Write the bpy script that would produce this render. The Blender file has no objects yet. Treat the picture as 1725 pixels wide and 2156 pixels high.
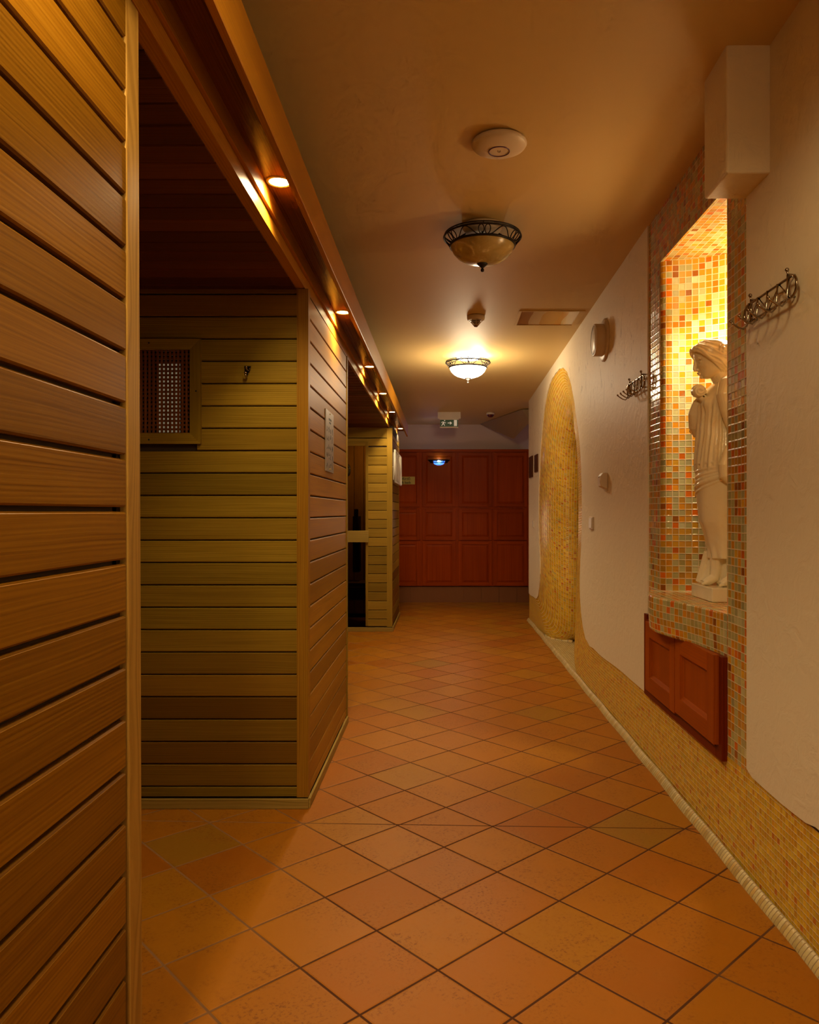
import bpy, bmesh, math, random
from mathutils import Vector, Matrix
from mathutils.geometry import tessellate_polygon
random.seed(7)
PI = math.pi
sin, cos = math.sin, math.cos
C = bpy.context.scene.collection
CAMZ = 1.3
F = 1589.0
VX, VY = 924.0, 1078.0

# ------------------------------------------------------------------ nodes
class NT:
    def __init__(s, name):
        s.m = bpy.data.materials.new(name); s.m.use_nodes = True
        s.t = s.m.node_tree; s.n = s.t.nodes; s.l = s.t.links
        s.b = s.n['Principled BSDF']
        s.out = s.n['Material Output']
    def node(s, typ, **kw):
        n = s.n.new(typ)
        for k, v in kw.items(): setattr(n, k, v)
        return n
    def set(s, inp, v):
        if hasattr(v, 'is_output') and v.is_output: s.l.new(v, inp)
        else: inp.default_value = v
    def math(s, op, a, b=0.0, c=None, clamp=False):
        n = s.node('ShaderNodeMath', operation=op); n.use_clamp = clamp
        s.set(n.inputs[0], a); s.set(n.inputs[1], b)
        if c is not None: s.set(n.inputs[2], c)
        return n.outputs[0]
    def sep(s, v):
        n = s.node('ShaderNodeSeparateXYZ'); s.l.new(v, n.inputs[0]); return n.outputs
    def comb(s, x, y, z=0.0):
        n = s.node('ShaderNodeCombineXYZ')
        s.set(n.inputs[0], x); s.set(n.inputs[1], y); s.set(n.inputs[2], z); return n.outputs[0]
    def noise(s, vec, scale, detail=4.0, rough=0.5, dist=0.0):
        n = s.node('ShaderNodeTexNoise'); s.l.new(vec, n.inputs['Vector'])
        n.inputs['Scale'].default_value = scale; n.inputs['Detail'].default_value = detail
        n.inputs['Roughness'].default_value = rough; n.inputs['Distortion'].default_value = dist
        return n.outputs['Fac']
    def white(s, vec):
        n = s.node('ShaderNodeTexWhiteNoise', noise_dimensions='3D'); s.l.new(vec, n.inputs['Vector'])
        return n.outputs['Value']
    def ramp(s, fac, stops, interp='LINEAR'):
        n = s.node('ShaderNodeValToRGB'); n.color_ramp.interpolation = interp
        cr = n.color_ramp
        while len(cr.elements) < len(stops): cr.elements.new(0.5)
        for e, (p, c) in zip(cr.elements, stops):
            e.position = p; e.color = (*c[:3], 1)
        s.set(n.inputs[0], fac); return n.outputs[0]
    def mix(s, fac, a, b, blend='MIX'):
        n = s.node('ShaderNodeMix', data_type='RGBA', blend_type=blend)
        s.set(n.inputs[0], fac)
        for i, v in ((6, a), (7, b)):
            if isinstance(v, tuple) and len(v) == 3: v = (*v, 1)
            s.set(n.inputs[i], v)
        return n.outputs[2]
    def maprange(s, v, a, b, c, d):
        n = s.node('ShaderNodeMapRange'); s.set(n.inputs[0], v)
        for i, x in enumerate((a, b, c, d)): s.set(n.inputs[i+1], x)
        return n.outputs[0]
    def coord(s, k='Object'):
        return s.node('ShaderNodeTexCoord').outputs[k]
    def bump(s, h, strength=0.3, dist=0.01):
        n = s.node('ShaderNodeBump'); n.inputs['Strength'].default_value = strength
        n.inputs['Distance'].default_value = dist
        s.l.new(h, n.inputs['Height']); s.l.new(n.outputs[0], s.b.inputs['Normal'])
    def base(s, c, rough=0.5, metal=0.0, spec=0.5):
        if isinstance(c, tuple) and len(c) == 3: c = (*c, 1)
        s.set(s.b.inputs['Base Color'], c); s.set(s.b.inputs['Roughness'], rough)
        s.b.inputs['Metallic'].default_value = metal
        s.b.inputs['Specular IOR Level'].default_value = spec

def simple(name, c, rough=0.5, metal=0.0, spec=0.5, bump=0.0, bscale=60):
    t = NT(name)
    o = t.coord()
    f = t.noise(o, 9.0, 3)
    col = t.mix(t.math('MULTIPLY', f, 0.35), c, tuple(x*0.72 for x in c))
    t.base(col, rough, metal, spec)
    if bump: t.bump(t.noise(o, bscale, 3), bump, 0.004)
    return t.m

def emis(name, c, strength):
    t = NT(name); t.base((0.8, 0.8, 0.8), 0.4)
    t.b.inputs['Emission Color'].default_value = (*c, 1)
    t.b.inputs['Emission Strength'].default_value = strength
    return t.m

def wood(name, dark, mid, light, rough=0.42, gscale=1.0, cath=0.0, vary=0.5, hue=None):
    """u along the grain, v across, Col attribute gives a random value for every board"""
    t = NT(name)
    uv = t.coord('UV'); x, y, _ = t.sep(uv)
    at = t.node('ShaderNodeAttribute'); at.attribute_name = 'pid'
    pid = at.outputs['Fac']
    warp = t.noise(t.comb(t.math('MULTIPLY', x, 1.3), t.math('MULTIPLY', y, 7.0), t.math('MULTIPLY', pid, 40.0)), 1.0, 2)
    yy = t.math('ADD', y, t.math('MULTIPLY', warp, 0.03 + cath*1.6))
    v1 = t.comb(t.math('MULTIPLY', x, 2.2*gscale), t.math('MULTIPLY', yy, 240*gscale), t.math('MULTIPLY', pid, 30.0))
    g1 = t.noise(v1, 1.0, 3, 0.6)
    ring = t.math('SINE', t.math('MULTIPLY', yy, 760.0*gscale))
    ring = t.math('MULTIPLY_ADD', ring, 0.5, 0.5)
    g = t.math('ADD', t.math('MULTIPLY', g1, 0.84 - cath), t.math('MULTIPLY', ring, 0.16 + cath))
    big = t.noise(t.comb(t.math('MULTIPLY', x, 1.1), t.math('MULTIPLY', y, 9.0), t.math('MULTIPLY', pid, 60.0)), 1.0, 3)
    col = t.ramp(g, [(0.18, dark), (0.5, mid), (0.85, light)])
    col = t.mix(t.math('MULTIPLY', big, 0.55), col, tuple(a*0.55 for a in dark), 'MIX')
    if hue:
        col = t.mix(t.maprange(pid, 0.45, 0.75, 0.0, 0.95), col, t.mix(g, tuple(a*.6 for a in hue), hue))
    rnd = t.math('MULTIPLY_ADD', t.math('FRACT', t.math('MULTIPLY', pid, 7.31)), vary, 1.0 - vary*0.5)
    col = t.mix(1.0, col, t.comb(rnd, rnd, t.math('POWER', rnd, 1.15)), 'MULTIPLY')
    t.base(col, t.math('MULTIPLY_ADD', g, 0.18, rough - 0.06), 0, 0.07)
    t.bump(g, 0.12, 0.0015)
    return t.m

def mosaic(name, pitch, stops, grout, rough=0.14, gw=0.075, seed=0.0, bumps=0.6, gu=None):
    t = NT(name)
    uv = t.coord('UV'); x, y, _ = t.sep(uv)
    u = t.math('DIVIDE', x, pitch); v = t.math('DIVIDE', y, pitch)
    fu = t.math('FLOOR', u); fv = t.math('FLOOR', v)
    r = t.white(t.comb(fu, fv, seed)); r2 = t.white(t.comb(fu, fv, seed+5.3))
    col = t.ramp(r, stops, 'CONSTANT')
    sub = t.noise(t.comb(t.math('MULTIPLY', u, 1.5), t.math('MULTIPLY', v, 9.0), r2), 1.0, 2)
    col = t.mix(1.0, col, t.ramp(t.math('MULTIPLY_ADD', r2, 0.6, t.math('MULTIPLY', sub, 0.4)), [(0.0, (0.62,)*3), (1.0, (1.12,)*3)]), 'MULTIPLY')
    eu = t.math('ABSOLUTE', t.math('SUBTRACT', t.math('SUBTRACT', u, fu), 0.5))
    ev = t.math('ABSOLUTE', t.math('SUBTRACT', t.math('SUBTRACT', v, fv), 0.5))
    if gu is not None: eu = t.math('SUBTRACT', eu, gw-gu)
    e = t.math('MAXIMUM', eu, ev)
    mask = t.maprange(e, 0.5-gw-0.02, 0.5-gw+0.01, 0.0, 1.0)
    col = t.mix(mask, col, grout)
    hgt = t.math('ADD', t.maprange(e, 0.5-gw-0.10, 0.5-gw+0.03, 1.0, 0.0), t.math('MULTIPLY', t.noise(t.comb(u, v, r2), 3.0, 2), 0.25))
    t.base(col, t.maprange(mask, 0, 1, rough, 0.75), 0, 0.45)
    # every little tile is set at a slightly different tilt
    tilt = t.math('MULTIPLY', t.math('SUBTRACT', t.math('SUBTRACT', u, fu), 0.5), t.math('SUBTRACT', r, 0.5))
    tilt2 = t.math('MULTIPLY', t.math('SUBTRACT', t.math('SUBTRACT', v, fv), 0.5), t.math('SUBTRACT', r2, 0.5))
    hgt = t.math('ADD', hgt, t.math('MULTIPLY', t.math('ADD', tilt, tilt2), 0.9))
    t.bump(hgt, bumps, 0.0016)
    return t.m

# palette -----------------------------------------------------------------
M = {}
M['cedar'] = wood('cedar_near', (0.125, 0.046, 0.002), (0.235, 0.100, 0.004), (0.32, 0.150, 0.009), 0.34, vary=0.45)
M['cedar_olive'] = wood('cedar_olive', (0.145, 0.085, 0.007), (0.265, 0.160, 0.014), (0.36, 0.235, 0.027), 0.40, vary=0.6, hue=(0.21, 0.094, 0.008))
M['cedar_side'] = wood('cedar_side', (0.20, 0.085, 0.006), (0.36, 0.165, 0.012), (0.46, 0.24, 0.024), 0.42, vary=0.45)
M['cedar_far'] = wood('cedar_far', (0.20, 0.115, 0.014), (0.32, 0.19, 0.024), (0.42, 0.27, 0.045), 0.42, vary=0.55)
M['post'] = wood('post_wood', (0.22, 0.11, 0.02), (0.42, 0.235, 0.045), (0.52, 0.31, 0.075), 0.45, 0.42, cath=0.10, vary=0.1)
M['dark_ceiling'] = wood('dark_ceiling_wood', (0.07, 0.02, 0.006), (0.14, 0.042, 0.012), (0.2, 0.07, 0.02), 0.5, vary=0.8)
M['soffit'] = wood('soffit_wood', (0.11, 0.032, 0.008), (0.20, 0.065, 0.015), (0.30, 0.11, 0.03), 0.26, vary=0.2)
M['fascia'] = wood('fascia_wood', (0.28, 0.105, 0.007), (0.46, 0.19, 0.013), (0.54, 0.25, 0.022), 0.36, vary=0.2)
M['pale_wood'] = wood('pale_wood', (0.24, 0.15, 0.03), (0.38, 0.25, 0.055), (0.48, 0.33, 0.09), 0.5, 0.6, cath=0.03, vary=0.2)
M['dark_gap'] = simple('gap_dark', (0.035, 0.016, 0.006), 0.8)
M['cherry'] = wood('cherry_wood', (0.26, 0.034, 0.001), (0.40, 0.056, 0.0015), (0.48, 0.08, 0.003), 0.34, 0.5, vary=0.15)
M['cherry_dark'] = wood('cherry_dark_wood', (0.12, 0.014, 0.001), (0.19, 0.022, 0.0015), (0.24, 0.034, 0.003), 0.36, 0.5, vary=0.15)
M['cherry_door'] = wood('cherry_door_wood', (0.28, 0.050, 0.003), (0.40, 0.078, 0.005), (0.48, 0.11, 0.010), 0.36, 0.6, vary=0.15)

NICHE = [(0.0, (0.50, 0.44, 0.17)), (0.18, (0.68, 0.27, 0.014)), (0.38, (0.70, 0.15, 0.008)), (0.47, (0.46, 0.41, 0.18)),
         (0.60, (0.58, 0.28, 0.030)), (0.76, (0.50, 0.40, 0.12)), (0.84, (0.34, 0.10, 0.008)), (0.89, (0.70, 0.36, 0.025)), (0.95, (0.60, 0.55, 0.28))]
M['mosaic'] = mosaic('niche_mosaic', 0.0305, NICHE, (0.66, 0.52, 0.30), 0.13, 0.045)
DADO = [(0.0, (0.78, 0.44, 0.015)), (0.3, (0.82, 0.50, 0.022)), (0.6, (0.74, 0.37, 0.012)), (0.82, (0.80, 0.54, 0.04)), (0.94, (0.66, 0.20, 0.008)), (0.97, (0.66, 0.48, 0.10))]
M['dado'] = mosaic('dado_mosaic', 0.02, DADO, (0.72, 0.54, 0.26), 0.25, 0.065, 2.0, gu=0.03)
PALE = [(0.0, (0.62, 0.46, 0.18)), (0.4, (0.66, 0.52, 0.24)), (0.8, (0.58, 0.38, 0.12))]
M['pale_mosaic'] = mosaic('pale_mosaic', 0.02, PALE, (0.30, 0.20, 0.09), 0.3, 0.07, 3.0)
M['iron'] = simple('wrought_iron', (0.02, 0.014, 0.012), 0.45, 0.6)
M['chrome'] = simple('chrome', (0.34, 0.28, 0.22), 0.14, 1.0)
M['white_plastic'] = simple('white_plastic', (0.72, 0.62, 0.5), 0.4)
M['white_paint'] = simple('white_paint', (0.75, 0.72, 0.66), 0.35)
M['dark_plastic'] = simple('dark_plastic', (0.03, 0.02, 0.02), 0.35)
M['red_lens'] = simple('dark_red_lens', (0.10, 0.012, 0.012), 0.2)
M['brass'] = simple('brass_plate', (0.42, 0.30, 0.05), 0.4, 0.3)
M['black'] = simple('black_ink', (0.01, 0.01, 0.008), 0.6)
M['steel'] = simple('brushed_steel', (0.30, 0.25, 0.21), 0.4, 0.4)
M['plaque'] = simple('brown_plaque', (0.09, 0.028, 0.008), 0.6, 0, 0.05)
M['green'] = emis('exit_green', (0.0, 0.16, 0.03), 0.03); M['green'].node_tree.nodes['Principled BSDF'].inputs['Base Color'].default_value = (0.0, 0.06, 0.015, 1)
M['exit_white'] = emis('exit_white', (1.0, 0.85, 0.6), 0.22)
M['tan'] = simple('tan_tile', (0.24, 0.085, 0.025), 0.35)

def m_plaster(name, c, stain):
    t = NT(name); o = t.coord()
    big = t.noise(o, 1.2, 3); fine = t.noise(o, 14.0, 5, 0.55, 1.2)
    rid = t.node('ShaderNodeTexNoise'); rid.noise_type = 'RIDGED_MULTIFRACTAL'
    t.l.new(o, rid.inputs['Vector']); rid.inputs['Scale'].default_value = 6.5; rid.inputs['Detail'].default_value = 5
    rid.inputs['Distortion'].default_value = 0.5
    col = t.mix(t.math('MULTIPLY', big, 0.35), c, tuple(a*0.84 for a in c))
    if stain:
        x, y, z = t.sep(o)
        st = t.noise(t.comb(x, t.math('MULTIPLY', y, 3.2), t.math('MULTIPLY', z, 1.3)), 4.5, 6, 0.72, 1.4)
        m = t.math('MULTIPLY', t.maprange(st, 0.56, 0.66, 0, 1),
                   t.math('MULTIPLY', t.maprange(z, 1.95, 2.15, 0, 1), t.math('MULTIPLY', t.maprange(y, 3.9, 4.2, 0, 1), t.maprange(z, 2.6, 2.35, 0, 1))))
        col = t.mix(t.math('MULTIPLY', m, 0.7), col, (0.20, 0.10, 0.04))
    t.base(col, 0.55 if stain else 0.6, 0, 0.35)
    h = t.math('ADD', t.math('MULTIPLY', fine, 0.35), t.math('MULTIPLY', t.math('MAXIMUM', rid.outputs['Fac'], 0.9), 0.35 if stain else 0.12))
    t.bump(h, 0.75 if stain else 0.16, 0.012)
    return t.m
M['plaster'] = m_plaster('plaster_wall', (0.80, 0.70, 0.52), True)
M['ceiling'] = m_plaster('plaster_ceiling', (0.66, 0.47, 0.19), False)
M['plaster_back'] = m_plaster('plaster_back', (0.66, 0.52, 0.44), False)

def m_floor():
    t = NT('terracotta_floor'); o = t.coord(); x, y, z = t.sep(o)
    p = 0.2783; a = math.radians(43.34); Ax, Ay = 0.594, 2.3205
    dx = t.math('SUBTRACT', x, Ax); dy = t.math('SUBTRACT', y, Ay)
    u = t.math('DIVIDE', t.math('ADD', t.math('MULTIPLY', dx, cos(a)), t.math('MULTIPLY', dy, sin(a))), p)
    v = t.math('DIVIDE', t.math('ADD', t.math('MULTIPLY', dx, -sin(a)), t.math('MULTIPLY', dy, cos(a))), p)
    fu = t.math('FLOOR', u); fv = t.math('FLOOR', v)
    r = t.white(t.comb(fu, fv, 4.0)); r2 = t.white(t.comb(fu, fv, 9.0))
    big = t.noise(t.comb(u, v, t.math('MULTIPLY', r, 20.0)), 1.6, 5, 0.6)
    spk = t.noise(t.comb(u, v, r), 26.0, 4, 0.7)
    col = t.ramp(r, [(0.0, (0.31, 0.092, 0.005)), (0.35, (0.37, 0.138, 0.006)), (0.7, (0.34, 0.104, 0.005)), (0.93, (0.35, 0.140, 0.006)), (1.0, (0.27, 0.125, 0.010))])
    col = t.mix(t.maprange(big, 0.4, 0.7, 0.0, 0.45), col, (0.33, 0.125, 0.010))
    col = t.mix(t.math('MULTIPLY', t.maprange(spk, 0.52, 0.66, 0.0, 0.75), t.maprange(big, 0.45, 0.6, 0, 1)), col, (0.17, 0.05, 0.010))
    eu = t.math('ABSOLUTE', t.math('SUBTRACT', t.math('SUBTRACT', u, fu), 0.5))
    ev = t.math('ABSOLUTE', t.math('SUBTRACT', t.math('SUBTRACT', v, fv), 0.5))
    e = t.math('MAXIMUM', eu, ev)
    line = t.math('ABSOLUTE', t.math('SUBTRACT', y, t.math('MULTIPLY_ADD', x, -0.036, 3.133)))
    mk2 = t.maprange(line, 0.0022, 0.0042, 1.0, 0.0)
    mask = t.maprange(e, 0.4845, 0.4895, 0, 1)
    mask = t.math('MAXIMUM', mask, mk2)
    gn = t.noise(o, 1.7, 2)
    gl = t.math('MAXIMUM', t.maprange(x, -0.35, -0.8, 0, 1), t.maprange(gn, 0.55, 0.7, 0, 0.5))
    grout = t.mix(gl, (0.075, 0.026, 0.009), (0.27, 0.135, 0.055))
    col = t.mix(mask, col, grout)
    rgh = t.math('ADD', t.maprange(mask, 0, 1, 0.30, 0.7), t.math('MULTIPLY', spk, 0.22))
    rgh = t.math('ADD', rgh, t.math('MULTIPLY', r2, 0.08))
    t.base(col, rgh, 0, 0.11)
    h = t.math('ADD', t.maprange(e, 0.47, 0.492, 1.0, 0.0), t.math('MULTIPLY', spk, 0.12))
    h = t.math('ADD', h, t.math('MULTIPLY', t.noise(t.comb(u, v, r), 1.0, 2), 0.5))
    t.bump(h, 0.35, 0.003)
    return t.m
M['floor'] = m_floor()

def m_marble():
    t = NT('glazed_ivory_marble'); o = t.coord()
    n = t.noise(o, 7.0, 6, 0.6, 2.2)
    col = t.ramp(n, [(0.28, (0.80, 0.66, 0.42)), (0.40, (0.88, 0.78, 0.56)), (0.7, (0.90, 0.82, 0.62))])
    t.base(col, 0.16, 0, 0.6)
    t.b.inputs['Subsurface Weight'].default_value = 0.0
    t.b.inputs['Subsurface Radius'].default_value = (0.02, 0.012, 0.006)
    return t.m
M['marble'] = m_marble()

def m_glassbowl():
    t = NT('alabaster_bowl'); o = t.coord()
    n = t.noise(o, 9.0, 4, 0.6, 3.0)
    col = t.ramp(n, [(0.35, (0.34, 0.24, 0.075)), (0.6, (0.42, 0.31, 0.11)), (0.68, (0.62, 0.50, 0.25))])
    t.base(col, 0.25, 0, 0.5)
    return t.m
M['bowl_off'] = m_glassbowl()
M['bowl_on'] = emis('alabaster_bowl_lit', (1.0, 0.82, 0.55), 9.0)
M['downlight'] = emis('downlight_glow', (1.0, 0.80, 0.42), 32.0)
M['blue_glow'] = emis('blue_glow', (0.02, 0.16, 1.0), 3.2)
M['blue_core'] = emis('blue_core', (0.3, 0.8, 1.0), 9.0)
M['pale_glow'] = emis('pale_glow', (1.0, 0.82, 0.5), 0.16); M['pale_glow'].node_tree.nodes['Principled BSDF'].inputs['Base Color'].default_value = (.2, .16, .1, 1)

def m_glass(name, c, rough=0.02):
    t = NT(name); t.base(c, rough, 0, 0.5)
    t.b.inputs['Transmission Weight'].default_value = 1.0
    t.b.inputs['IOR'].default_value = 1.02
    return t.m
M['door_glass'] = m_glass('smoked_door_glass', (0.62, 0.50, 0.34))
def m_painted_reflection():
    t = NT('hatch_reflection_bands'); o = t.coord(); x, y, z = t.sep(o)
    wv = t.math('ADD', x, t.math('MULTIPLY', t.noise(t.comb(x, t.math('MULTIPLY', y, 0.6)), 3.0, 2), 0.12))
    col = t.ramp(t.maprange(wv, 0.63, 1.10, 0, 1), [(0.0, (0.36, 0.17, 0.05)), (0.22, (0.58, 0.40, 0.2)), (0.42, (0.50, 0.26, 0.05)), (0.66, (0.54, 0.25, 0.04)), (0.76, (0.62, 0.48, 0.28))], 'CONSTANT')  # colour bands paint the arch and wall reflected in the panel
    t.base(col, 0.2, 0.0, 0.5); return t.m
M['hatch'] = m_painted_reflection()

# ------------------------------------------------------------------ mesh helpers
def link(o, parent=None):
    C.objects.link(o)
    if parent is not None: o.parent = parent
    return o

class MB:
    """mesh builder with UVs (metres) and a per-board random value"""
    def __init__(s):
        s.bm = bmesh.new(); s.uv = s.bm.loops.layers.uv.new('UVMap')
        s.pid = s.bm.faces.layers.float.new('pid')
        s.cur = random.random()
    def face(s, pts, uvs=None, smooth=False):
        vs = [s.bm.verts.new(p) for p in pts]
        try: f = s.bm.faces.new(vs)
        except ValueError: return None
        if uvs:
            for l, q in zip(f.loops, uvs): l[s.uv].uv = q
        f[s.pid] = s.cur; f.smooth = smooth
        return f
    def grid(s, P, UV=None, smooth=True, close=False):
        n, m = len(P), len(P[0])
        V = [[s.bm.verts.new(p) for p in row] for row in P]
        for i in range(n-1):
            for j in range(m if close else m-1):
                k = (j+1) % m
                try: f = s.bm.faces.new((V[i][j], V[i+1][j], V[i+1][k], V[i][k]))
                except ValueError: continue
                f.smooth = smooth; f[s.pid] = s.cur
                if UV:
                    jj = j+1
                    q = (UV[i][j], UV[i+1][j], UV[i+1][jj], UV[i][jj])
                    for l, w in zip(f.loops, q): l[s.uv].uv = w
        return V
    def board(s, o, U, V, N, lu, lv, ln, bev=0.0, newpid=True, uo=None):
        """box with corner o, axes U (grain) V (width) N (thickness); bevels on the V edges of the +N face"""
        if newpid: s.cur = random.random()
        o = Vector(o); U = Vector(U).normalized(); V = Vector(V).normalized(); N = Vector(N).normalized()
        ro = random.random()*7 if uo is None else uo; rv = random.random()*3 if uo is None else uo
        b = min(bev, lv*0.3, ln*0.9)
        prof = [(0, 0), (0, ln-b), (b, ln), (lv-b, ln), (lv, ln-b), (lv, 0)] if b > 0 else [(0, 0), (0, ln), (lv, ln), (lv, 0)]
        k = len(prof)
        acc = [0]
        for i in range(k): acc.append(acc[-1] + math.dist(prof[i], prof[(i+1) % k]))
        for i in range(k):
            a, c = prof[i], prof[(i+1) % k]
            pts = [o+V*a[0]+N*a[1], o+V*c[0]+N*c[1], o+U*lu+V*c[0]+N*c[1], o+U*lu+V*a[0]+N*a[1]]
            va, vc = rv+acc[i], rv+acc[i+1]
            s.face(pts, [(ro, va), (ro, vc), (ro+lu, vc), (ro+lu, va)])
        s.face([o+V*a[0]+N*a[1] for a in reversed(prof)], [(ro+a[1]*3, rv+a[0]) for a in reversed(prof)])
        s.face([o+U*lu+V*a[0]+N*a[1] for a in prof], [(ro+a[1]*3, rv+a[0]) for a in prof])
    def box(s, x0, x1, y0, y1, z0, z1, grain='z', bev=0.0, newpid=True):
        ax = {'x': ((1,0,0),(0,1,0),(0,0,1),x1-x0,y1-y0,z1-z0), 'y': ((0,1,0),(0,0,1),(1,0,0),y1-y0,z1-z0,x1-x0),
              'z': ((0,0,1),(1,0,0),(0,1,0),z1-z0,x1-x0,y1-y0)}[grain]
        s.board((x0, y0, z0), *ax, bev=bev, newpid=newpid)
    def tube(s, pts, r, seg=8, closed=False, caps=True):
        pts = [Vector(p) for p in pts]; n = len(pts)
        rr = r if isinstance(r, (list, tuple)) else [r]*n
        rings = []; prev = None
        for i, p in enumerate(pts):
            if closed: t = pts[(i+1) % n]-pts[i-1]
            else: t = pts[min(i+1, n-1)]-pts[max(i-1, 0)]
            t.normalize()
            if prev is None:
                a = Vector((0, 0, 1)) if abs(t.z) < 0.9 else Vector((1, 0, 0))
                nn = t.cross(a).normalized()
            else:
                nn = (prev - t*prev.dot(t)).normalized()
            prev = nn; bb = t.cross(nn)
            rings.append([s.bm.verts.new(p+(nn*cos(2*PI*k/seg)+bb*sin(2*PI*k/seg))*rr[i]) for k in range(seg)])
        for i in range(n if closed else n-1):
            A, B = rings[i], rings[(i+1) % n]
            for k in range(seg):
                f = s.bm.faces.new((A[k], A[(k+1) % seg], B[(k+1) % seg], B[k])); f.smooth = True; f[s.pid] = s.cur
        if caps and not closed:
            s.bm.faces.new(list(reversed(rings[0]))); s.bm.faces.new(rings[-1])
    def lathe(s, prof, c=(0, 0, 0), seg=40, axis='z'):
        """prof: (r, h) pairs"""
        c = Vector(c)
        def P(r, h, a):
            if axis == 'z': return c+Vector((r*cos(a), r*sin(a), h))
            return c+Vector((h, r*cos(a), r*sin(a)))
        rows = [[P(max(r, 1e-5), h, 2*PI*k/seg) for k in range(seg)] for r, h in prof]
        s.grid(rows, None, True, True)
    def sphere(s, c, r, seg=16, rings=10, fn=None):
        c = Vector(c); r = r if isinstance(r, (tuple, list)) else (r, r, r)
        rows = []
        for i in range(rings+1):
            ph = PI*i/rings; row = []
            for k in range(seg):
                th = 2*PI*k/seg
                p = Vector((sin(ph)*cos(th)*r[0], sin(ph)*sin(th)*r[1], cos(ph)*r[2]))
                if fn: p = fn(p, ph, th)
                row.append(c+p)
            rows.append(row)
        s.grid(rows, None, True, True)
    def make(s, name, mat, parent=None, weld=True, smooth_angle=None):
        if weld: bmesh.ops.remove_doubles(s.bm, verts=s.bm.verts, dist=1e-5)
        bmesh.ops.recalc_face_normals(s.bm, faces=s.bm.faces)
        me = bpy.data.meshes.new(name); s.bm.to_mesh(me); s.bm.free()
        o = bpy.data.objects.new(name, me)
        me.materials.append(mat if not isinstance(mat, str) else M[mat])
        if smooth_angle is not None:
            for p in me.polygons: p.use_smooth = True
            me.set_sharp_from_angle(angle=smooth_angle)
        return link(o, parent)

def tag(o, label=None, cat=None, group=None, kind=None):
    if label: o['label'] = label
    if cat: o['category'] = cat
    if group: o['group'] = group
    if kind: o['kind'] = kind
    return o
def thing(name, label, cat, loc=(0, 0, 0), group=None, kind=None):
    o = bpy.data.objects.new(name, None); o.empty_display_size = 0.1; link(o); o.location = loc
    return tag(o, label, cat, group, kind)
def dup(root, loc, label=None):
    r = root.copy(); C.objects.link(r); r.location = loc
    if label: r['label'] = label
    for ch in list(root.children):
        c = ch.copy(); C.objects.link(c); c.parent = r
        for g in list(ch.children):
            d = g.copy(); C.objects.link(d); d.parent = c
    return r

def catmull(P, n):
    out = []
    for i in range(len(P)-1):
        p0 = P[max(i-1, 0)]; p1 = P[i]; p2 = P[i+1]; p3 = P[min(i+2, len(P)-1)]
        for k in range(n):
            t = k/n
            out.append(tuple(0.5*((2*b)+(-a+c)*t+(2*a-5*b+4*c-d)*t*t+(-a+3*b-3*c+d)*t**3) for a, b, c, d in zip(p0, p1, p2, p3)))
    out.append(tuple(P[-1])); return out
def lerp(a, b, t): return a+(b-a)*t

def ceilz(y): return 2.82-0.0288*(y-2.5)
def lampoff(y): return -0.0125*max(0.0, y-3.3)
def canx(y): return 0.0105*max(0.0, y-3.3)

XW = 1.087          # mosaic face of the right wall
# ================================================================== SHELL
def quadbox(name, x0, x1, y0, y1, z0, z1, mat, kind='structure'):
    b = MB(); b.box(x0, x1, y0, y1, z0, z1); o = b.make(name, mat); return tag(o, kind=kind)
quadbox('floor', -2.2, 3.0, -2.6, 11.2, -0.06, 0.0, 'floor')
b = MB()
y0, y1 = -2.6, 11.2
b.face([(-2.4, y0, ceilz(y0)), (3.0, y0, ceilz(y0)), (3.0, y1, ceilz(y1)), (-2.4, y1, ceilz(y1))])
b.face([(-2.4, y0, ceilz(y0)+.08), (3.0, y0, ceilz(y0)+.08), (3.0, y1, ceilz(y1)+.08), (-2.4, y1, ceilz(y1)+.08)])
for (xa, ya), (xb, yb) in zip([(-2.4, y0), (3.0, y0), (3.0, y1), (-2.4, y1)], [(3.0, y0), (3.0, y1), (-2.4, y1), (-2.4, y0)]):
    b.face([(xa, ya, ceilz(ya)), (xb, yb, ceilz(yb)), (xb, yb, ceilz(yb)+.08), (xa, ya, ceilz(ya)+.08)])
tag(b.make('ceiling', 'ceiling'), kind='structure')
quadbox('wall_back', -2.4, 3.0, 11.0, 11.12, 0, 2.6, 'plaster_back')
quadbox('wall_left', -2.3, -2.2, -2.6, 11.1, 0, 2.95, 'plaster')
quadbox('wall_front', -2.3, 1.6, -2.62, -2.52, 0, 2.95, 'plaster')
quadbox('wall_side', 2.9, 3.0, 4.9, 11.1, 0, 2.75, 'plaster')

# plaster faces of the right wall ------------------------------------------------
OUT = [(-2.5, .39), (0.5, .388), (2.0, .382), (2.64, .385), (3.96, .362), (5.1, .345), (5.45, .35), (5.6, .40), (5.70, .50), (5.755, .62), (5.775, .75),
       (5.757, .90), (5.72, 1.06), (5.69, 1.264), (5.71, 1.57), (5.78, 1.82), (5.91, 2.03), (6.06, 2.238), (6.257, 2.418), (6.48, 2.53),
       (6.72, 2.575), (6.96, 2.58), (7.2, 2.565), (7.39, 2.523), (7.6, 2.43), (7.8, 2.27), (8.01, 1.95), (8.13, 1.60), (8.165, 1.3), (8.13, 1.016),
       (8.05, .72), (8.10, .52), (8.22, .385), (8.45, .335), (9.05, .325)]
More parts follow.
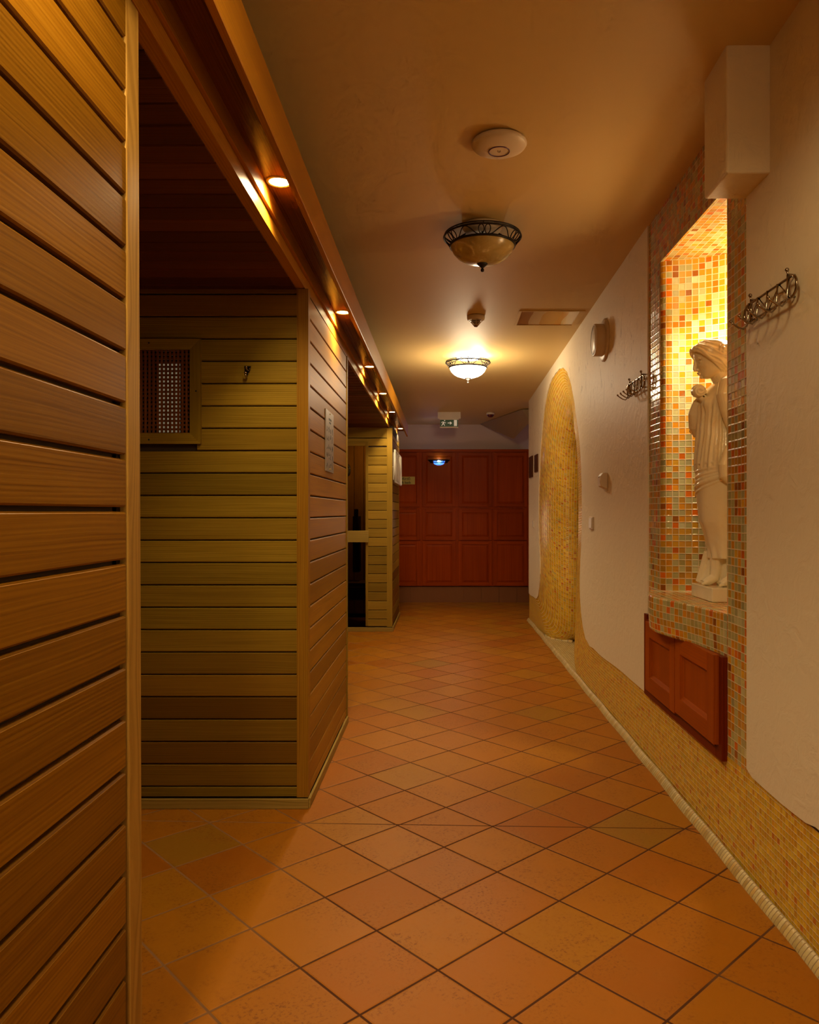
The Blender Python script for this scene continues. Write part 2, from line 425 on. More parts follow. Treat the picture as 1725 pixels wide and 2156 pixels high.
#  inner edge: (Y, Z, depth) ; floor line, then near jamb, crown, far jamb, floor line again
INN = [(-2.5, 0, 0), (0.5, 0, 0), (2.0, 0, 0), (2.64, 0, 0), (3.96, 0, 0), (5.3, 0, 0), (5.75, 0, 0), (6.0, 0.0, .01), (6.12, .06, .04), (6.08, .25, .06), (6.03, .50, .07),
       (5.98, .75, .07), (5.94, 1.0, .07), (5.91, 1.25, .07), (5.92, 1.55, .07), (5.98, 1.80, .07), (6.10, 1.98, .08), (6.24, 2.12, .09), (6.42, 2.20, .13), (6.60, 2.23, .18),
       (6.76, 2.23, .22), (6.92, 2.21, .25), (7.06, 2.17, .27), (7.2, 2.10, .28), (7.32, 1.99, .285), (7.42, 1.88, .285), (7.50, 1.6, .29), (7.53, 1.32, .29), (7.53, 1.06, .29), (7.50, .8, .28),
       (7.46, .45, .27), (7.51, 0.06, .25), (7.75, 0, .065), (8.1, 0, .01), (9.05, 0, 0)]
NS = 8
outp = catmull(OUT, NS); innp = catmull(INN, NS)
def plaster_piece(name, poly, thick=0.012):
    x0 = XW-thick*0.6; x1 = XW+0.06
    b = MB(); pts = [Vector((p[0], p[1], 0)) for p in poly]
    tri = tessellate_polygon([pts])
    V0 = [b.bm.verts.new((x0, p[0], p[1])) for p in poly]; V1 = [b.bm.verts.new((XW+thick, p[0], p[1])) for p in poly]
    for t in tri:
        b.bm.faces.new([V0[i] for i in t])
    n = len(poly)
    for i in range(n): b.bm.faces.new((V0[i], V1[i], V1[(i+1) % n], V0[(i+1) % n]))
    return tag(b.make(name, 'plaster', weld=False), kind='structure')
def wavy(p, k):   # the plaster edge is hand-trowelled, so it wanders a little
    return (p[0]+0.003*sin(k*1.7), p[1]+0.004*sin(k*0.9+1))
seg_far = [wavy(p, k) for k, p in enumerate(outp) if p[0] >= 3.92 or p[1] > 0.5]
seg_far = [(3.90, .364)] + seg_far
poly = seg_far + [(9.05, ceilz(9.05)), (3.90, ceilz(3.9))]
plaster_piece('wall_right', poly)
near = [(-2.5, .39), (0.5, .388), (1.2, .385), (1.6, .387), (2.0, .385)]+[wavy((y, z), k) for k, (y, z) in enumerate([(2.16, .394), (2.22, .381), (2.37, .379), (2.5, .384), (2.60, .389)])]+[(2.648, .40)]
plaster_piece('wall_right', near+[(2.646, 1.5), (2.650, 2.0), (2.648, ceilz(2.648)), (-2.5, ceilz(-2.5))])
# wall core, behind the plaster, around arch (so nothing is see-through)
b = MB()
core = [p for k, p in enumerate(outp) if p[0] > 5.0 and p[0] < 8.6]
b.box(XW+0.013, XW+0.6, 3.75, 5.30, 0, ceilz(4)-.05)
b.box(XW+0.013, XW+0.5, -2.5, 2.60, 0, ceilz(2.6))
b.box(XW+0.013, XW+0.15, 8.75, 9.05, 0, ceilz(9.05))
b.box(XW+0.02, XW+0.6, 5.30, 8.75, 2.60, 2.66)
tag(b.make('wall_core', 'plaster'), kind='structure')

# mosaic dado flowing up into the arched opening -----------------------------------
b = MB(); NTt = 18; P = []; UVs = []
acc = 0; last = None
for i, (o, n) in enumerate(zip(outp, innp)):
    mid = ((o[0]+n[0])/2, (o[1]+n[1])/2)
    if last: acc += math.dist(mid, last)*1.04
    last = mid; row = []; ur = []
    for k in range(NTt+1):
        t = k/NTt; a = t*PI/2
        bl = min(1.0, n[2]/0.05)
        nearness = max(0.0, min(1.0, (21*NS-i)/(5.0*NS)))       # the near jamb stays flat up to a crisp rounded edge
        la = lerp(t, sin(a), bl*(1-nearness)); de = n[2]*lerp(1-cos(a), max(0.0, (t-.82)/.18)**2, nearness)
        row.append((XW+de, lerp(o[0], n[0], la), max(0.0, lerp(o[1], n[1], la)))); ur.append((acc, t*18*0.02))
    P.append(row); UVs.append(ur)
b.grid(P, UVs)
# short straight tunnel behind the inner edge
T = []; TU = []; acc = 0; last = None
for i, n in enumerate(innp):
    if not (7*NS <= i <= 31*NS+4): continue
    if last: acc += math.dist(last[:2], n[:2])
    last = n
    T.append([(XW+n[2], n[0], max(n[1], 0)), (XW+n[2]+0.02, n[0], max(n[1], 0)), (XW+0.33, n[0]+(0.02 if n[0] > 6.8 else -.05), max(n[1], 0))]); TU.append([(acc, .36), (acc, .38), (acc, .62)])
b.grid(T, TU)
tag(b.make('wall_arch', 'dado'), kind='structure')
# pale cove strip along the foot of the dado
b = MB(); prof = [(1.083, .034), (1.075, .030), (1.062, .014), (1.056, .0035), (1.056, 0.0)]
ys = [-2.5+0.05*i for i in range(int((9.05+2.5)/0.05)+1)]
P = []; U = []
for y in ys:
    w = 0.0022*sin(y*9.0)
    P.append([(x+w, y, z) for x, z in prof]); U.append([(y, k*0.0049) for k in range(len(prof))])
# a single row of tiles: v stays inside one pitch
b.grid(P, U)
tag(b.make('baseboard_right', 'pale_mosaic'), kind='structure')
b = MB(); P = []; U = []
for i, n in enumerate(innp):
    if 31*NS <= i <= 33*NS:
        a = 0
        P.append([(XW+n[2]-0.004, n[0]-.006, .026), (XW+n[2]-.012, n[0]-.022, .0045)]); U.append([(i*0.01, .001), (i*0.01, .019)])
b.grid(P, U); tag(b.make('baseboard_arch', 'pale_mosaic'), kind='structure')
b = MB(); b.face([(1.056, 6.0, .004), (2.9, 6.0, .004), (2.9, 8.3, .004), (1.056, 8.3, .004)], [(1.056, 6.0), (2.9, 6.0), (2.9, 8.3), (1.056, 8.3)])
tag(b.make('floor_alcove', 'pale_mosaic'), kind='structure')
# small room seen as a sliver through the arch
b = MB()
for pts, uv in (([(1.40, 8.7, 0), (2.9, 8.7, 0), (2.9, 8.7, 2.5), (1.40, 8.7, 2.5)], [(0, 0), (1.5, 0), (1.5, 2.5), (0, 2.5)]),
                ([(1.40, 8.7, 0), (1.40, 7.55, 0), (1.40, 7.55, 2.5), (1.40, 8.7, 2.5)], [(0, 0), (1.15, 0), (1.15, 2.5), (0, 2.5)]),
                ([(1.40, 5.2, 0), (2.9, 5.2, 0), (2.9, 5.2, 2.5), (1.40, 5.2, 2.5)], [(0, 0), (1.5, 0), (1.5, 2.5), (0, 2.5)]),
                ([(1.12, 5.2, 2.5), (2.9, 5.2, 2.5), (2.9, 8.7, 2.5), (1.12, 8.7, 2.5)], [(0, 0), (1.5, 0), (1.5, 3.5), (0, 3.5)])):
    b.face(pts, uv)
tag(b.make('wall_alcove', 'pale_mosaic'), kind='structure')

# ---------------------------------------------------------------- niche in the right wall
YN0, YN1, ZS, ZT = 2.844, 3.677, 0.914, 2.525
yc = (YN0+YN1)/2; rn = (YN1-YN0)/2
b = MB()
def flat(ya, yb, za, zb, nz=1):
    b.face([(XW, ya, za), (XW, yb, za), (XW, yb, zb), (XW, ya, zb)], [(ya, za), (yb, za), (yb, zb), (ya, zb)])
cz = ceilz
XS = XW+.0012
b.face([(XS, 2.60, .20), (XS, YN0, .20), (XS, YN0, cz(YN0)), (XS, 2.60, cz(2.6))], [(2.6, .20), (YN0, .20), (YN0, 2.8), (2.6, 2.8)])
b.face([(XS, YN1+.03, .20), (XS, 3.92, .20), (XS, 3.92, cz(3.92)), (XS, YN1+.03, cz(YN1))], [(YN1+.03, .20), (3.92, .20), (3.92, 2.78), (YN1+.03, 2.79)])
b.face([(XS, YN0, ZT), (XS, YN1+.03, ZT), (XS, YN1+.03, cz(YN1)), (XS, YN0, cz(YN0))], [(YN0, ZT), (YN1+.03, ZT), (YN1+.03, 2.79), (YN0, 2.8)])
b.face([(XS, YN0, .20), (XS, YN1+.03, .20), (XS, YN1+.03, ZS-.005), (XS, YN0, ZS-.005)], [(YN0, .20), (YN1+.03, .20), (YN1+.03, ZS), (YN0, ZS)])
plan = [(XW, YN0)]
for k in range(1, 36):
    a = PI*k/36
    plan.append((XW+0.012+rn*1.0*sin(a), yc-rn*cos(a)))
plan += [(XW+.022, YN1+.003), (XW+.009, YN1+.014), (XW+.002, YN1+.024), (XW, YN1+.032)]
P = []; U = []; acc = 0
for i, p in enumerate(plan):
    if i: acc += math.dist(p, plan[i-1])
    P.append([(p[0], p[1], z) for z in (ZS-.005, 1.4, 2.0, ZT)]); U.append([(acc, z) for z in (ZS-.005, 1.4, 2.0, ZT)])
b.grid(P, U)
b.face([(p[0], p[1], ZT) for p in plan], [(p[0], p[1]) for p in plan])
niche = tag(b.make('wall_niche', 'mosaic'), kind='structure')
# shelf
b = MB()
front = [(XW+.0005, 2.845), (1.0855, 2.92), (1.078, 3.0), (1.05, 3.17), (1.007, 3.324), (.986, 3.43), (.985, 3.50), (1.0, 3.59), (1.03, 3.68), (1.06, 3.76), (1.08, 3.83), (XW, 3.88)]
fr = catmull(front, 6)
top = fr + [(p[0], p[1]) for p in reversed(plan) if p[0] > XW+.003]
b.face([(x, y, ZS) for x, y in top], [(x*1.0, y) for x, y in top])
P = []; U = []; acc = 0
for i, (x, y) in enumerate(fr):
    if i: acc += math.dist(fr[i], fr[i-1])
    ex = (y-2.86)
    zb = 0.750
    lip = .004*min(1, max(0, y-2.84)/.1)*min(1, max(0, 3.88-y)/.1)
    row = [(x, y, ZS), (x-lip, y, ZS-.006), (x-lip, y, .84), (lerp(x, XW, .03), y, zb+.006), (lerp(x, XW, .1), y, zb), (XW, y, zb)]
    P.append(row); U.append([(acc, z) for z in (ZS+.0, ZS-.006, .84, zb+.004, zb, zb-.05)])
b.grid(P, U, smooth=False)
sh = b.make('shelf', 'mosaic', niche)

# plastered box at the ceiling beside the niche
b = MB()
zt = ceilz(2.46)+.01; zb = 2.405
X0, X1, Y0, Y1 = .938, 1.10, 2.46, 2.668
b.box(X0, X1, Y0, Y1, zb, zt)
o = b.make('wall_boxing', 'plaster'); tag(o, kind='structure')
bv = o.modifiers.new('bevel', 'BEVEL'); bv.width = 0.008; bv.segments = 3
# angular soffit in the far right corner
b = MB()
A = Vector(((1010-VX)/F*10.95, 10.95, ceilz(10.95))); 
def px(x, y, Y): return Vector(((x-VX)/F*Y, Y, CAMZ-(y-VY)/F*Y))
Bv = px(1082, 924, 10.4); Cc = px(1116, 888, 9.6); D = px(1100, 862, 9.6); E = Vector((1.6, 9.6, ceilz(9.6))); G = Vector((1.9, 10.95, 2.2))
b.face([A, Bv, D]); b.face([Bv, Cc, D]); b.face([Cc, E, D]); b.face([A, D, E])
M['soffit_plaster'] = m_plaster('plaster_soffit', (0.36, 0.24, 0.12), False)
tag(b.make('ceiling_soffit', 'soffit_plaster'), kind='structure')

# ================================================================== WOODEN CABINS
PITCH = 0.0986
def planks_y(b, x, ya, yb, z0, z1, zref, thick=0.014, gap=0.006, shear=0.0, sgn=1):
    """boards running along Y on a face that looks towards +X"""
    k = math.floor((z0-zref)/PITCH)
    while zref+k*PITCH < z1:
        a = max(z0, zref+k*PITCH+gap/2); c = min(z1, zref+(k+1)*PITCH-gap/2); k += 1
        if c-a < 0.01: continue
        U = Vector((shear*(yb-ya), yb-ya, 0)); L = U.length
        b.board((x, ya, a), U, (0, 0, 1), (1, 0, 0), L, c-a, thick, bev=0.0035)
def planks_x(b, y, xa, xb, z0, z1, zref, thick=0.014, gap=0.005):
    k = math.floor((z0-zref)/PITCH)
    while zref+k*PITCH < z1:
        a = max(z0, zref+k*PITCH+gap/2); c = min(z1, zref+(k+1)*PITCH-gap/2); k += 1
        if c-a < 0.01: continue
        b.board((xa, y, a), (1, 0, 0), (0, 0, 1), (0, -1, 0), xb-xa, c-a, thick, bev=0.0035)
ZREF = 1.305
# --- nearest cabin
c1 = thing('sauna_cabin', 'nearest cedar-clad sauna cabin side filling the left edge, glowing orange boards', 'sauna cabin', (-1.2, 0.3, 0))
def local(o, root):      # meshes are written in world coordinates, then moved under their thing
    o.matrix_parent_inverse = Matrix.Identity(4)
    o.data.transform(Matrix.Translation(-Vector(root.location))); return o
def part(b, name, mat, root, **kw):
    o = b.make(name, mat, root, **kw); return local(o, root)
b = MB(); planks_y(b, -0.606, -2.4, 1.427, 0.0, 2.285, ZREF, gap=0.0085); part(b, 'side_boards', 'cedar', c1)
b = MB(); b.box(-.66, -.606, -2.4, 1.434, 0, 2.285); b.box(-2.15, -.606, 1.40, 1.434, 0, 2.285); part(b, 'carcass', 'dark_gap', c1)
b = MB()
# the corner post leans very slightly
for (y0_, y1_) in ((1.4345, 1.499),):
    b.cur = .5
    xa, xb = -.66, -.5905
    lo = [(-.66, 1.4345+.012, 0), (xb, 1.4345+.012, 0), (xb, 1.499+.010, 0), (-.66, 1.499+.010, 0)]
    hi = [(-.66, 1.4345-.010, 2.285), (xb, 1.4345-.010, 2.285), (xb, 1.499-.012, 2.285), (-.66, 1.499-.012, 2.285)]
    for i in range(4):
        j = (i+1) % 4; w = math.dist(lo[i], lo[j]); o_ = i*.37
        b.face([lo[i], lo[j], hi[j], hi[i]], [(0, o_), (0, o_+w), (2.285, o_+w), (2.285, o_)])
    b.face(list(reversed(lo)), [(0, 0)]*4); b.face(hi, [(0, 0)]*4)
o = part(b, 'corner_post', 'post', c1)
bv = o.modifiers.new('bevel', 'BEVEL'); bv.width = 0.004; bv.segments = 2

# --- middle cabin: front face Y=3.337, side face X about -.571
c2 = thing('sauna_cabin', 'middle olive-brown sauna cabin with a lattice vent on its front', 'sauna cabin', (-1.3, 4.0, 0))
YF = 3.337
b = MB()
zs = ZREF-0.031
# front boards, leaving the vent clear
vx0, vx1, vz0, vz1 = -1.50, -1.0437, 1.599, 2.059
k = math.floor((0.07-zs)/PITCH)
while zs+k*PITCH < 2.29:
    a = max(0.045, zs+k*PITCH+.0025); c = min(2.29, zs+(k+1)*PITCH-.0025); k += 1
    if c-a < .01: continue
    b.cur = random.uniform(.45, .9) if (a < .75 or a > 2.0 or random.random() < .12) else random.uniform(0, .5)
    if c > vz0+.02 and a < vz1-.02:
        b.board((-2.15, YF, a), (1, 0, 0), (0, 0, 1), (0, -1, 0), 2.15-1.49, c-a, .014, bev=.0035, newpid=False)
        b.board((vx1-.02, YF, a), (1, 0, 0), (0, 0, 1), (0, -1, 0), -.623-(vx1-.02), c-a, .014, bev=.0035, newpid=False)
    else: b.board((-2.15, YF, a), (1, 0, 0), (0, 0, 1), (0, -1, 0), 2.15-.623, c-a, .014, bev=.0035, newpid=False)
part(b, 'front_boards', 'cedar_olive', c2)
b = MB(); SH = .0053
planks_y(b, -.5895, YF+.035, 4.655, .045, 2.27, zs, shear=SH); part(b, 'side_boards', 'cedar_side', c2)
b = MB()
b.box(-.64, -.5895, YF+.03, 4.66, 0.0, 2.28)
b.box(-2.15, vx0+.04, YF, YF+.03, 0, 2.29); b.box(vx1-.05, -.60, YF, YF+.03, 0, 2.29); b.box(vx0+.04, vx1-.05, YF, YF+.03, 0, vz0+.04); b.box(vx0+.04, vx1-.05, YF, YF+.03, vz1-.04, 2.29)
b.box(-2.15, -.60, 4.62, 4.66, 0, 2.28)
part(b, 'carcass', 'dark_gap', c2)
b = MB(); b.box(-.6245, -.5735, YF-.018, YF+.032, .045, 2.282, bev=.003)
part(b, 'corner_post', 'cedar_side', c2)
b = MB(); b.box(-.585, -.5625, 4.645, 4.672, 0.03, 2.26, bev=.002); part(b, 'edge_trim', 'cedar_far', c2)
b = MB(); b.board((-2.15, YF-.024, 0), (1, 0, 0), (0, 0, 1), (0, -1, 0), 2.15-.571, .043, .012, bev=.002)
b.board((-.5735, YF-.024, 0), (.0053*1.3, 1.33, 0), (0, 0, 1), (1, 0, 0), 1.345, .043, .010, bev=.002)
part(b, 'base_trim', 'pale_wood', c2)

# lattice vent: a thing of its own fixed to the front
v = thing('vent_grille', 'square lattice wooden vent grille with mitred frame on the middle cabin', 'vent', ((vx0+vx1)/2, YF-.02, vz0))
b = MB(); fw = .047; yv = YF-.032
U = [((vx0, yv, vz0), (1, 0, 0), (0, 0, 1), vx1-vx0, fw), ((vx0, yv, vz1-fw), (1, 0, 0), (0, 0, 1), vx1-vx0, fw)]
def mitre(b, pts, n=(0, -1, 0), th=.018, horiz=True):
    n = Vector(n); q = [Vector(p) for p in pts]; r = [p+n*th for p in q]
    b.cur = random.random()
    uv = [(p.x, p.z) if horiz else (p.z, p.x) for p in q]
    b.face(r, uv)
    for i in range(4):
        j = (i+1) % 4; b.face([q[i], q[j], r[j], r[i]], [uv[i], uv[j], uv[j], uv[i]])
mitre(b, [(vx0, YF-.014, vz0), (vx1, YF-.014, vz0), (vx1-fw, YF-.014, vz0+fw), (vx0+fw, YF-.014, vz0+fw)])
mitre(b, [(vx0, YF-.014, vz1), (vx1, YF-.014, vz1), (vx1-fw, YF-.014, vz1-fw), (vx0+fw, YF-.014, vz1-fw)])
mitre(b, [(vx1, YF-.014, vz0), (vx1, YF-.014, vz1), (vx1-fw, YF-.014, vz1-fw), (vx1-fw, YF-.014, vz0+fw)], horiz=False)
mitre(b, [(vx0, YF-.014, vz0), (vx0, YF-.014, vz1), (vx0+fw, YF-.014, vz1-fw), (vx0+fw, YF-.014, vz0+fw)], horiz=False)
part(b, 'frame', 'cedar_olive', v)
b = MB()
ix0, ix1, iz0, iz1 = vx0+fw, vx1-fw, vz0+fw, vz1-fw
n = 20; p = (ix1-ix0)/n
for i in range(n+1): b.box(ix0+i*p-.0045, ix0+i*p+.0045, YF-.022, YF-.016, iz0, iz1, 'z')
n2 = 20; p2 = (iz1-iz0)/n2
for i in range(n2+1): b.box(ix0, ix1, YF-.0165, YF-.0105, iz0+i*p2-.0045, iz0+i*p2+.0045, 'x')
part(b, 'lattice', 'soffit', v)
b = MB()
for (x, z) in ((vx0+.06, vz1-.02), (-1.27, vz1-.018), (-1.27, vz0+.018), (vx1-.02, 1.83)):
    b = MB(); b.sphere((x, YF-.032, z), (.004, .002, .004), 8, 6); part(b, 'screw', 'black', v)
# a lit pane inside the cabin, seen through the holes
o = MB(); o.box(-1.305, -1.20, YF+.16, YF+.165, 1.66, 1.995)
part(o, 'inner_pane', 'pale_glow', v)
o = MB(); o.box(-2.1, -.66, YF+.9, YF+.92, .05, 2.2); part(o, 'inner_wall', 'dark_gap', c2)

# coat hook on the front of the middle cabin
h = thing('coat_hook', 'small chrome double coat hook screwed to the middle cabin front', 'hook', (-.841, YF-.014, 1.917))
b = MB()
P = [(-.016, .026), (.016, .026), (.012, .005), (.004, -.012), (-.004, -.012), (-.012, .005)]
f = [b.bm.verts.new((x, -.001, z)) for x, z in P]; g = [b.bm.verts.new((x*.85, -.006, z*.9)) for x, z in P]
b.bm.faces.new(f); b.bm.faces.new(g)
for i in range(6): b.bm.faces.new((f[i], f[(i+1) % 6], g[(i+1) % 6], g[i]))
b.make('backplate', 'chrome', h)
b = MB(); b.tube([(0, -.004, -.006), (0, -.012, -.02), (0, -.024, -.030), (0, -.036, -.026), (0, -.040, -.014)], [.004, .0045, .0045, .004, .0045]); b.sphere((0, -.040, -.011), .006)
b.tube([(0, -.004, .008), (0, -.018, .006), (0, -.028, .014)], .0035); b.sphere((0, -.029, .016), .005)
b.make('prong', 'chrome', h)

# poster / house-rules plate on cabin side
yA, yB = 3.80, 4.075; xp = -.5755+SH*.55
s = thing('notice_plate', 'tall metal notice plate of small pictograms on the middle cabin side', 'sign', (xp, (yA+yB)/2, 1.508))
zb_, zt_ = 1.508, 1.822
b = MB(); b.box(xp, xp+.005, yA, yB, zb_, zt_); part(b, 'plate', 'steel', s)
b = MB(); rr = random.Random(4)
b.box(xp+.005, xp+.0056, 3.90, 3.99, 1.775, 1.786); b.box(xp+.005, xp+.0056, 3.915, 3.975, 1.760, 1.768)
for r_ in range(5):
    for c_ in range(4):
        yy = 3.825+c_*.062; zz = 1.72-r_*.046
        for q in range(3):
            w = rr.uniform(.004, .012); hh = rr.uniform(.006, .02); oy = rr.uniform(0, .02); oz = rr.uniform(-.012, .01)
            b.box(xp+.005, xp+.0056, yy+oy, yy+oy+w, zz+oz, zz+oz+hh)
o = part(b, 'printing', 'black', s); o['kind'] = 'stuff'
for z in (zt_-.012, zb_+.014):
    b = MB(); b.sphere((xp+.006, (yA+yB)/2, z), (.003, .005, .005), 10, 6); part(b, 'screw', 'brass', s)

# --- far cabin with the glass door
YG = 8.23; k_ = YG/F
def GX(x): return (x-VX)*k_
def GZ(y): return CAMZ-(y-VY)*k_
c3 = thing('sauna_cabin', 'farthest pale-boarded sauna cabin with a narrow smoked glass door', 'sauna cabin', (-1.0, 8.8, 0))
b = MB(); planks_x(b, YG, GX(775.5), GX(815), .055, GZ(941), ZREF+.012)
b.board((GX(775.5)-.28, YG, GZ(939)), (1, 0, 0), (0, 0, 1), (0, -1, 0), GX(815)-GX(775.5)+.28, GZ(925)-GZ(939)+.02, .014, bev=.003)
b.board((-2.15, YG, GZ(924)), (1, 0, 0), (0, 0, 1), (0, -1, 0), GX(815)+2.15, GZ(899)-GZ(924), .014, bev=.003)
planks_x(b, YG, -2.15, -1.52, .055, GZ(926), ZREF)
part(b, 'front_boards', 'cedar_far', c3)
b = MB(); planks_y(b, -.523, YG+.04, 9.48, .05, 2.20, ZREF+.012, shear=.008); part(b, 'side_boards', 'cedar_olive', c3)
b = MB(); b.box(-.62, -.524, YG+.02, 9.48, 0, 2.2); b.box(GX(776)-.0, -.53, YG+.0, YG+.02, 0, 2.2); b.box(-2.15, -1.50, YG, YG+.02, 0, 2.2); b.box(-2.15, -.53, YG, YG+.02, GZ(930), 2.2)
b.box(-2.15, -.53, 9.40, 9.48, 0, 2.2); b.box(-2.15, -.5, YG+.01, 9.48, 2.16, 2.24)
part(b, 'carcass', 'dark_gap', c3)
b = MB(); b.box(GX(815), -.505, YG-.016, YG+.04, .05, 2.215, bev=.003); part(b, 'corner_post', 'cedar_far', c3)
b = MB(); b.box(-.522, -.498, 9.455, 9.492, .04, 2.2, bev=.002); part(b, 'edge_trim', 'cedar_far', c3)
b = MB(); b.board((-2.15, YG-.018, 0), (1, 0, 0), (0, 0, 1), (0, -1, 0), 2.15-.506, .045, .014, bev=.002)
b.board((-.506, YG-.02, 0), (.01, 1.26, 0), (0, 0, 1), (1, 0, 0), 1.27, .045, .012, bev=.002)
part(b, 'base_trim', 'pale_wood', c3)
b = MB(); b.box(-1.52, GX(773), YG+.35, YG+.72, .45, .49, 'x'); b.box(-1.52, GX(773), YG+.35, YG+.37, .30, .44, 'x')
part(b, 'bench', 'cedar_far', c3)
b = MB(); 
for i in range(12): b.box(-2.0+i*.12, -1.885+i*.12, 9.30, 9.32, .05, 2.15, 'z')
part(b, 'inner_panelling', 'cedar_side', c3)
b = MB(); b.box(GX(731), GX(745), YG+.55, YG+.75, .60, 1.25); 
for i in range(7): b.box(GX(731)+i*.011, GX(731)+i*.011+.004, YG+.545, YG+.55, .62, 1.16)
part(b, 'heater', 'iron', c3)
# the door (glass, frame, cross handle, inside handle)
dr = thing('sauna_door', 'smoked glass sauna door with a pale wooden cross handle', 'door', (-1.1, YG-.02, 0.05))
b = MB(); dx0, dx1 = -1.50, GX(771)
b.box(dx0, dx1, YG-.004, YG+.004, GZ(1324), GZ(934)); part(b, 'glass_pane', 'door_glass', dr)
b = MB()
b.box(GX(770.5), GX(775.5), YG-.022, YG+.01, .06, GZ(931), 'z', .002); b.box(dx0, GX(775.5), YG-.02, YG+.01, GZ(933.5), GZ(930), 'x', .001); b.box(dx0, GX(772), YG-.022, YG+.01, .045, GZ(1323), 'x', .002)
b.box(dx0-.03, dx0, YG-.022, YG+.01, .06, GZ(931), 'z', .002)
part(b, 'door_frame', 'cedar_far', dr)
b = MB(); b.box(GX(731)-.05, GX(777.5), YG-.075, YG-.045, GZ(1141), GZ(1117), 'x', .004); b.box(GX(773), GX(776), YG-.046, YG-.015, GZ(1138), GZ(1120)); b.box(GX(736), GX(739), YG-.046, YG-.004, GZ(1138), GZ(1120)); part(b, 'cross_handle', 'pale_wood', dr)
b = MB()
pp = [(GX(749), YG+.035, GZ(1072)), (GX(749), YG+.05, GZ(1110)), (GX(750), YG+.05, GZ(1160)), (GX(751), YG+.035, GZ(1194))]
b.board((GX(745.5), YG+.03, GZ(1194)), (0, 0, 1), (1, 0, 0), (0, 1, 0), GZ(1072)-GZ(1194), .042, .03, bev=.005)
part(b, 'inside_handle', 'cedar_far', dr)
th = thing('thermometer', 'small dark oval thermometer hanging behind the sauna door glass', 'thermometer', ((733.5-VX)/F*9.29, 9.291, CAMZ+88/F*9.29))
b = MB(); b.sphere((0, 0, 0), (.03, .008, .075), 16, 12); b.make('case', 'dark_plastic', th)
b = MB(); b.sphere((0.006, -.006, .05), (.006, .004, .006), 8, 6); b.box(-.003, .003, -.0095, -.008, -.04, .03); b.make('scale', 'brass', th)

# white barred frame on the side of the far cabin
w = thing('wall_rack', 'white barred wire rack fixed high on the farthest cabin side', 'rack', (-.49, 8.9, 1.62))
b = MB(); xr = -.497
ya, yb = 8.30, 9.46; za, zbb = 1.635, 1.98
R = .010
def rx(y): return xr+.0088*(y-8.3)+.014
b.tube([(rx(ya), ya, za), (rx(yb), yb, za), (rx(yb), yb, zbb), (rx(ya), ya, zbb)], R, 8, closed=True)
part(b, 'frame', 'white_paint', w)
for f_ in (.25, .5, .72, .86):
    y = lerp(ya, yb, f_); b = MB(); b.tube([(rx(y), y, za), (rx(y), y, zbb)], R*.9); part(b, 'bar', 'white_paint', w)
b = MB(); b.tube([(-.515, ya+.03, 1.8), (rx(ya), ya+.03, 1.8)], .006); b.tube([(-.515, 9.4, 1.8), (rx(9.4), 9.4, 1.8)], .006); b.box(-.503, -.497, ya+.02, 9.46, za+.02, zbb-.02); part(b, 'back_sheet', 'white_plastic', w)

# ceilings of the alcoves between the cabins
b = MB()
ed = [1.40+i*.1035 for i in range(20)]
for a_ in ed:
    if a_ > 3.3: break
    b.board((-2.15, a_+.003, 2.293), (1, 0, 0), (0, 1, 0), (0, 0, -1), 2.15-.628, .0975, .012, bev=.003)
b.box(-2.15, -.63, 1.4, 3.36, 2.295, 2.31)
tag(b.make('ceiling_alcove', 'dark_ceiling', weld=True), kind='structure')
b = MB(); y = 4.68
while y < 8.2:
    z = 2.293+lampoff(y)
    b.board((-2.15, y, z), (1, 0, 0), (0, 1, 0), (0, 0, -1), 2.15-.60+canx(y), .0975, .012, bev=.003); y += .1035
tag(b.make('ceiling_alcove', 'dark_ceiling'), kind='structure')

# ================================================================== CANOPY with downlights
can = thing('canopy', 'long dark wooden canopy with downlights running above the sauna cabins', 'canopy', (-.5, 4, 2.3))
def sweep(b, prof, ys):
    """prof: closed list of (x,z); follows the drift of the cabins"""
    b.cur = random.random()
    P = []; U = []
    for y in ys:
        P.append([(x+canx(y), y, z+lampoff(y)) for x, z in prof]); acc = 0; u = [(y, 0)]
        for i in range(len(prof)):
            acc += math.dist(prof[i], prof[(i+1) % len(prof)]); u.append((y, acc))
        U.append(u)
    b.grid(P, U, smooth=False, close=True)
    b.face(P[0], [(p[0], p[2]) for p in P[0]]); b.face(list(reversed(P[-1])), [(p[0], p[2]) for p in P[-1]])
CY = [-2.3, 0, 1.5, 3.3, 5, 7, 9.54]
z0 = CAMZ
b = MB(); sweep(b, [(-.628, z0+.985), (-.589, z0+.985), (-.589, z0+1.035), (-.592, z0+1.038), (-.592, z0+1.05), (-.628, z0+1.05)], [1.42, 2.4, 3.3, 3.345])
b2 = MB(); sweep(b2, [(-.60, z0+1.04), (-.577, z0+1.04), (-.577, z0+1.11), (-.60, z0+1.11)], CY)
sweep(b2, [(-.63, z0+.985), (-.589, z0+.985), (-.589, z0+1.045), (-.63, z0+1.045)], [3.345, 5, 7, 9.48])
part(b, 'inner_trim', 'fascia', can); part(b2, 'wall_trim', 'fascia', can)
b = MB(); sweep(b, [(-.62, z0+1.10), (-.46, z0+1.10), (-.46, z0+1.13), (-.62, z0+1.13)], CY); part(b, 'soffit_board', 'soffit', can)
b = MB(); sweep(b, [(-.472, z0+1.03), (-.454, z0+1.03), (-.452, z0+1.034), (-.452, z0+1.172), (-.456, z0+1.178), (-.472, z0+1.178)], CY); part(b, 'fascia_board', 'fascia', can)
b = MB(); sweep(b, [(-.4795, z0+1.055), (-.472, z0+1.052), (-.472, z0+1.10), (-.482, z0+1.10)], CY); part(b, 'bead', 'fascia', can)
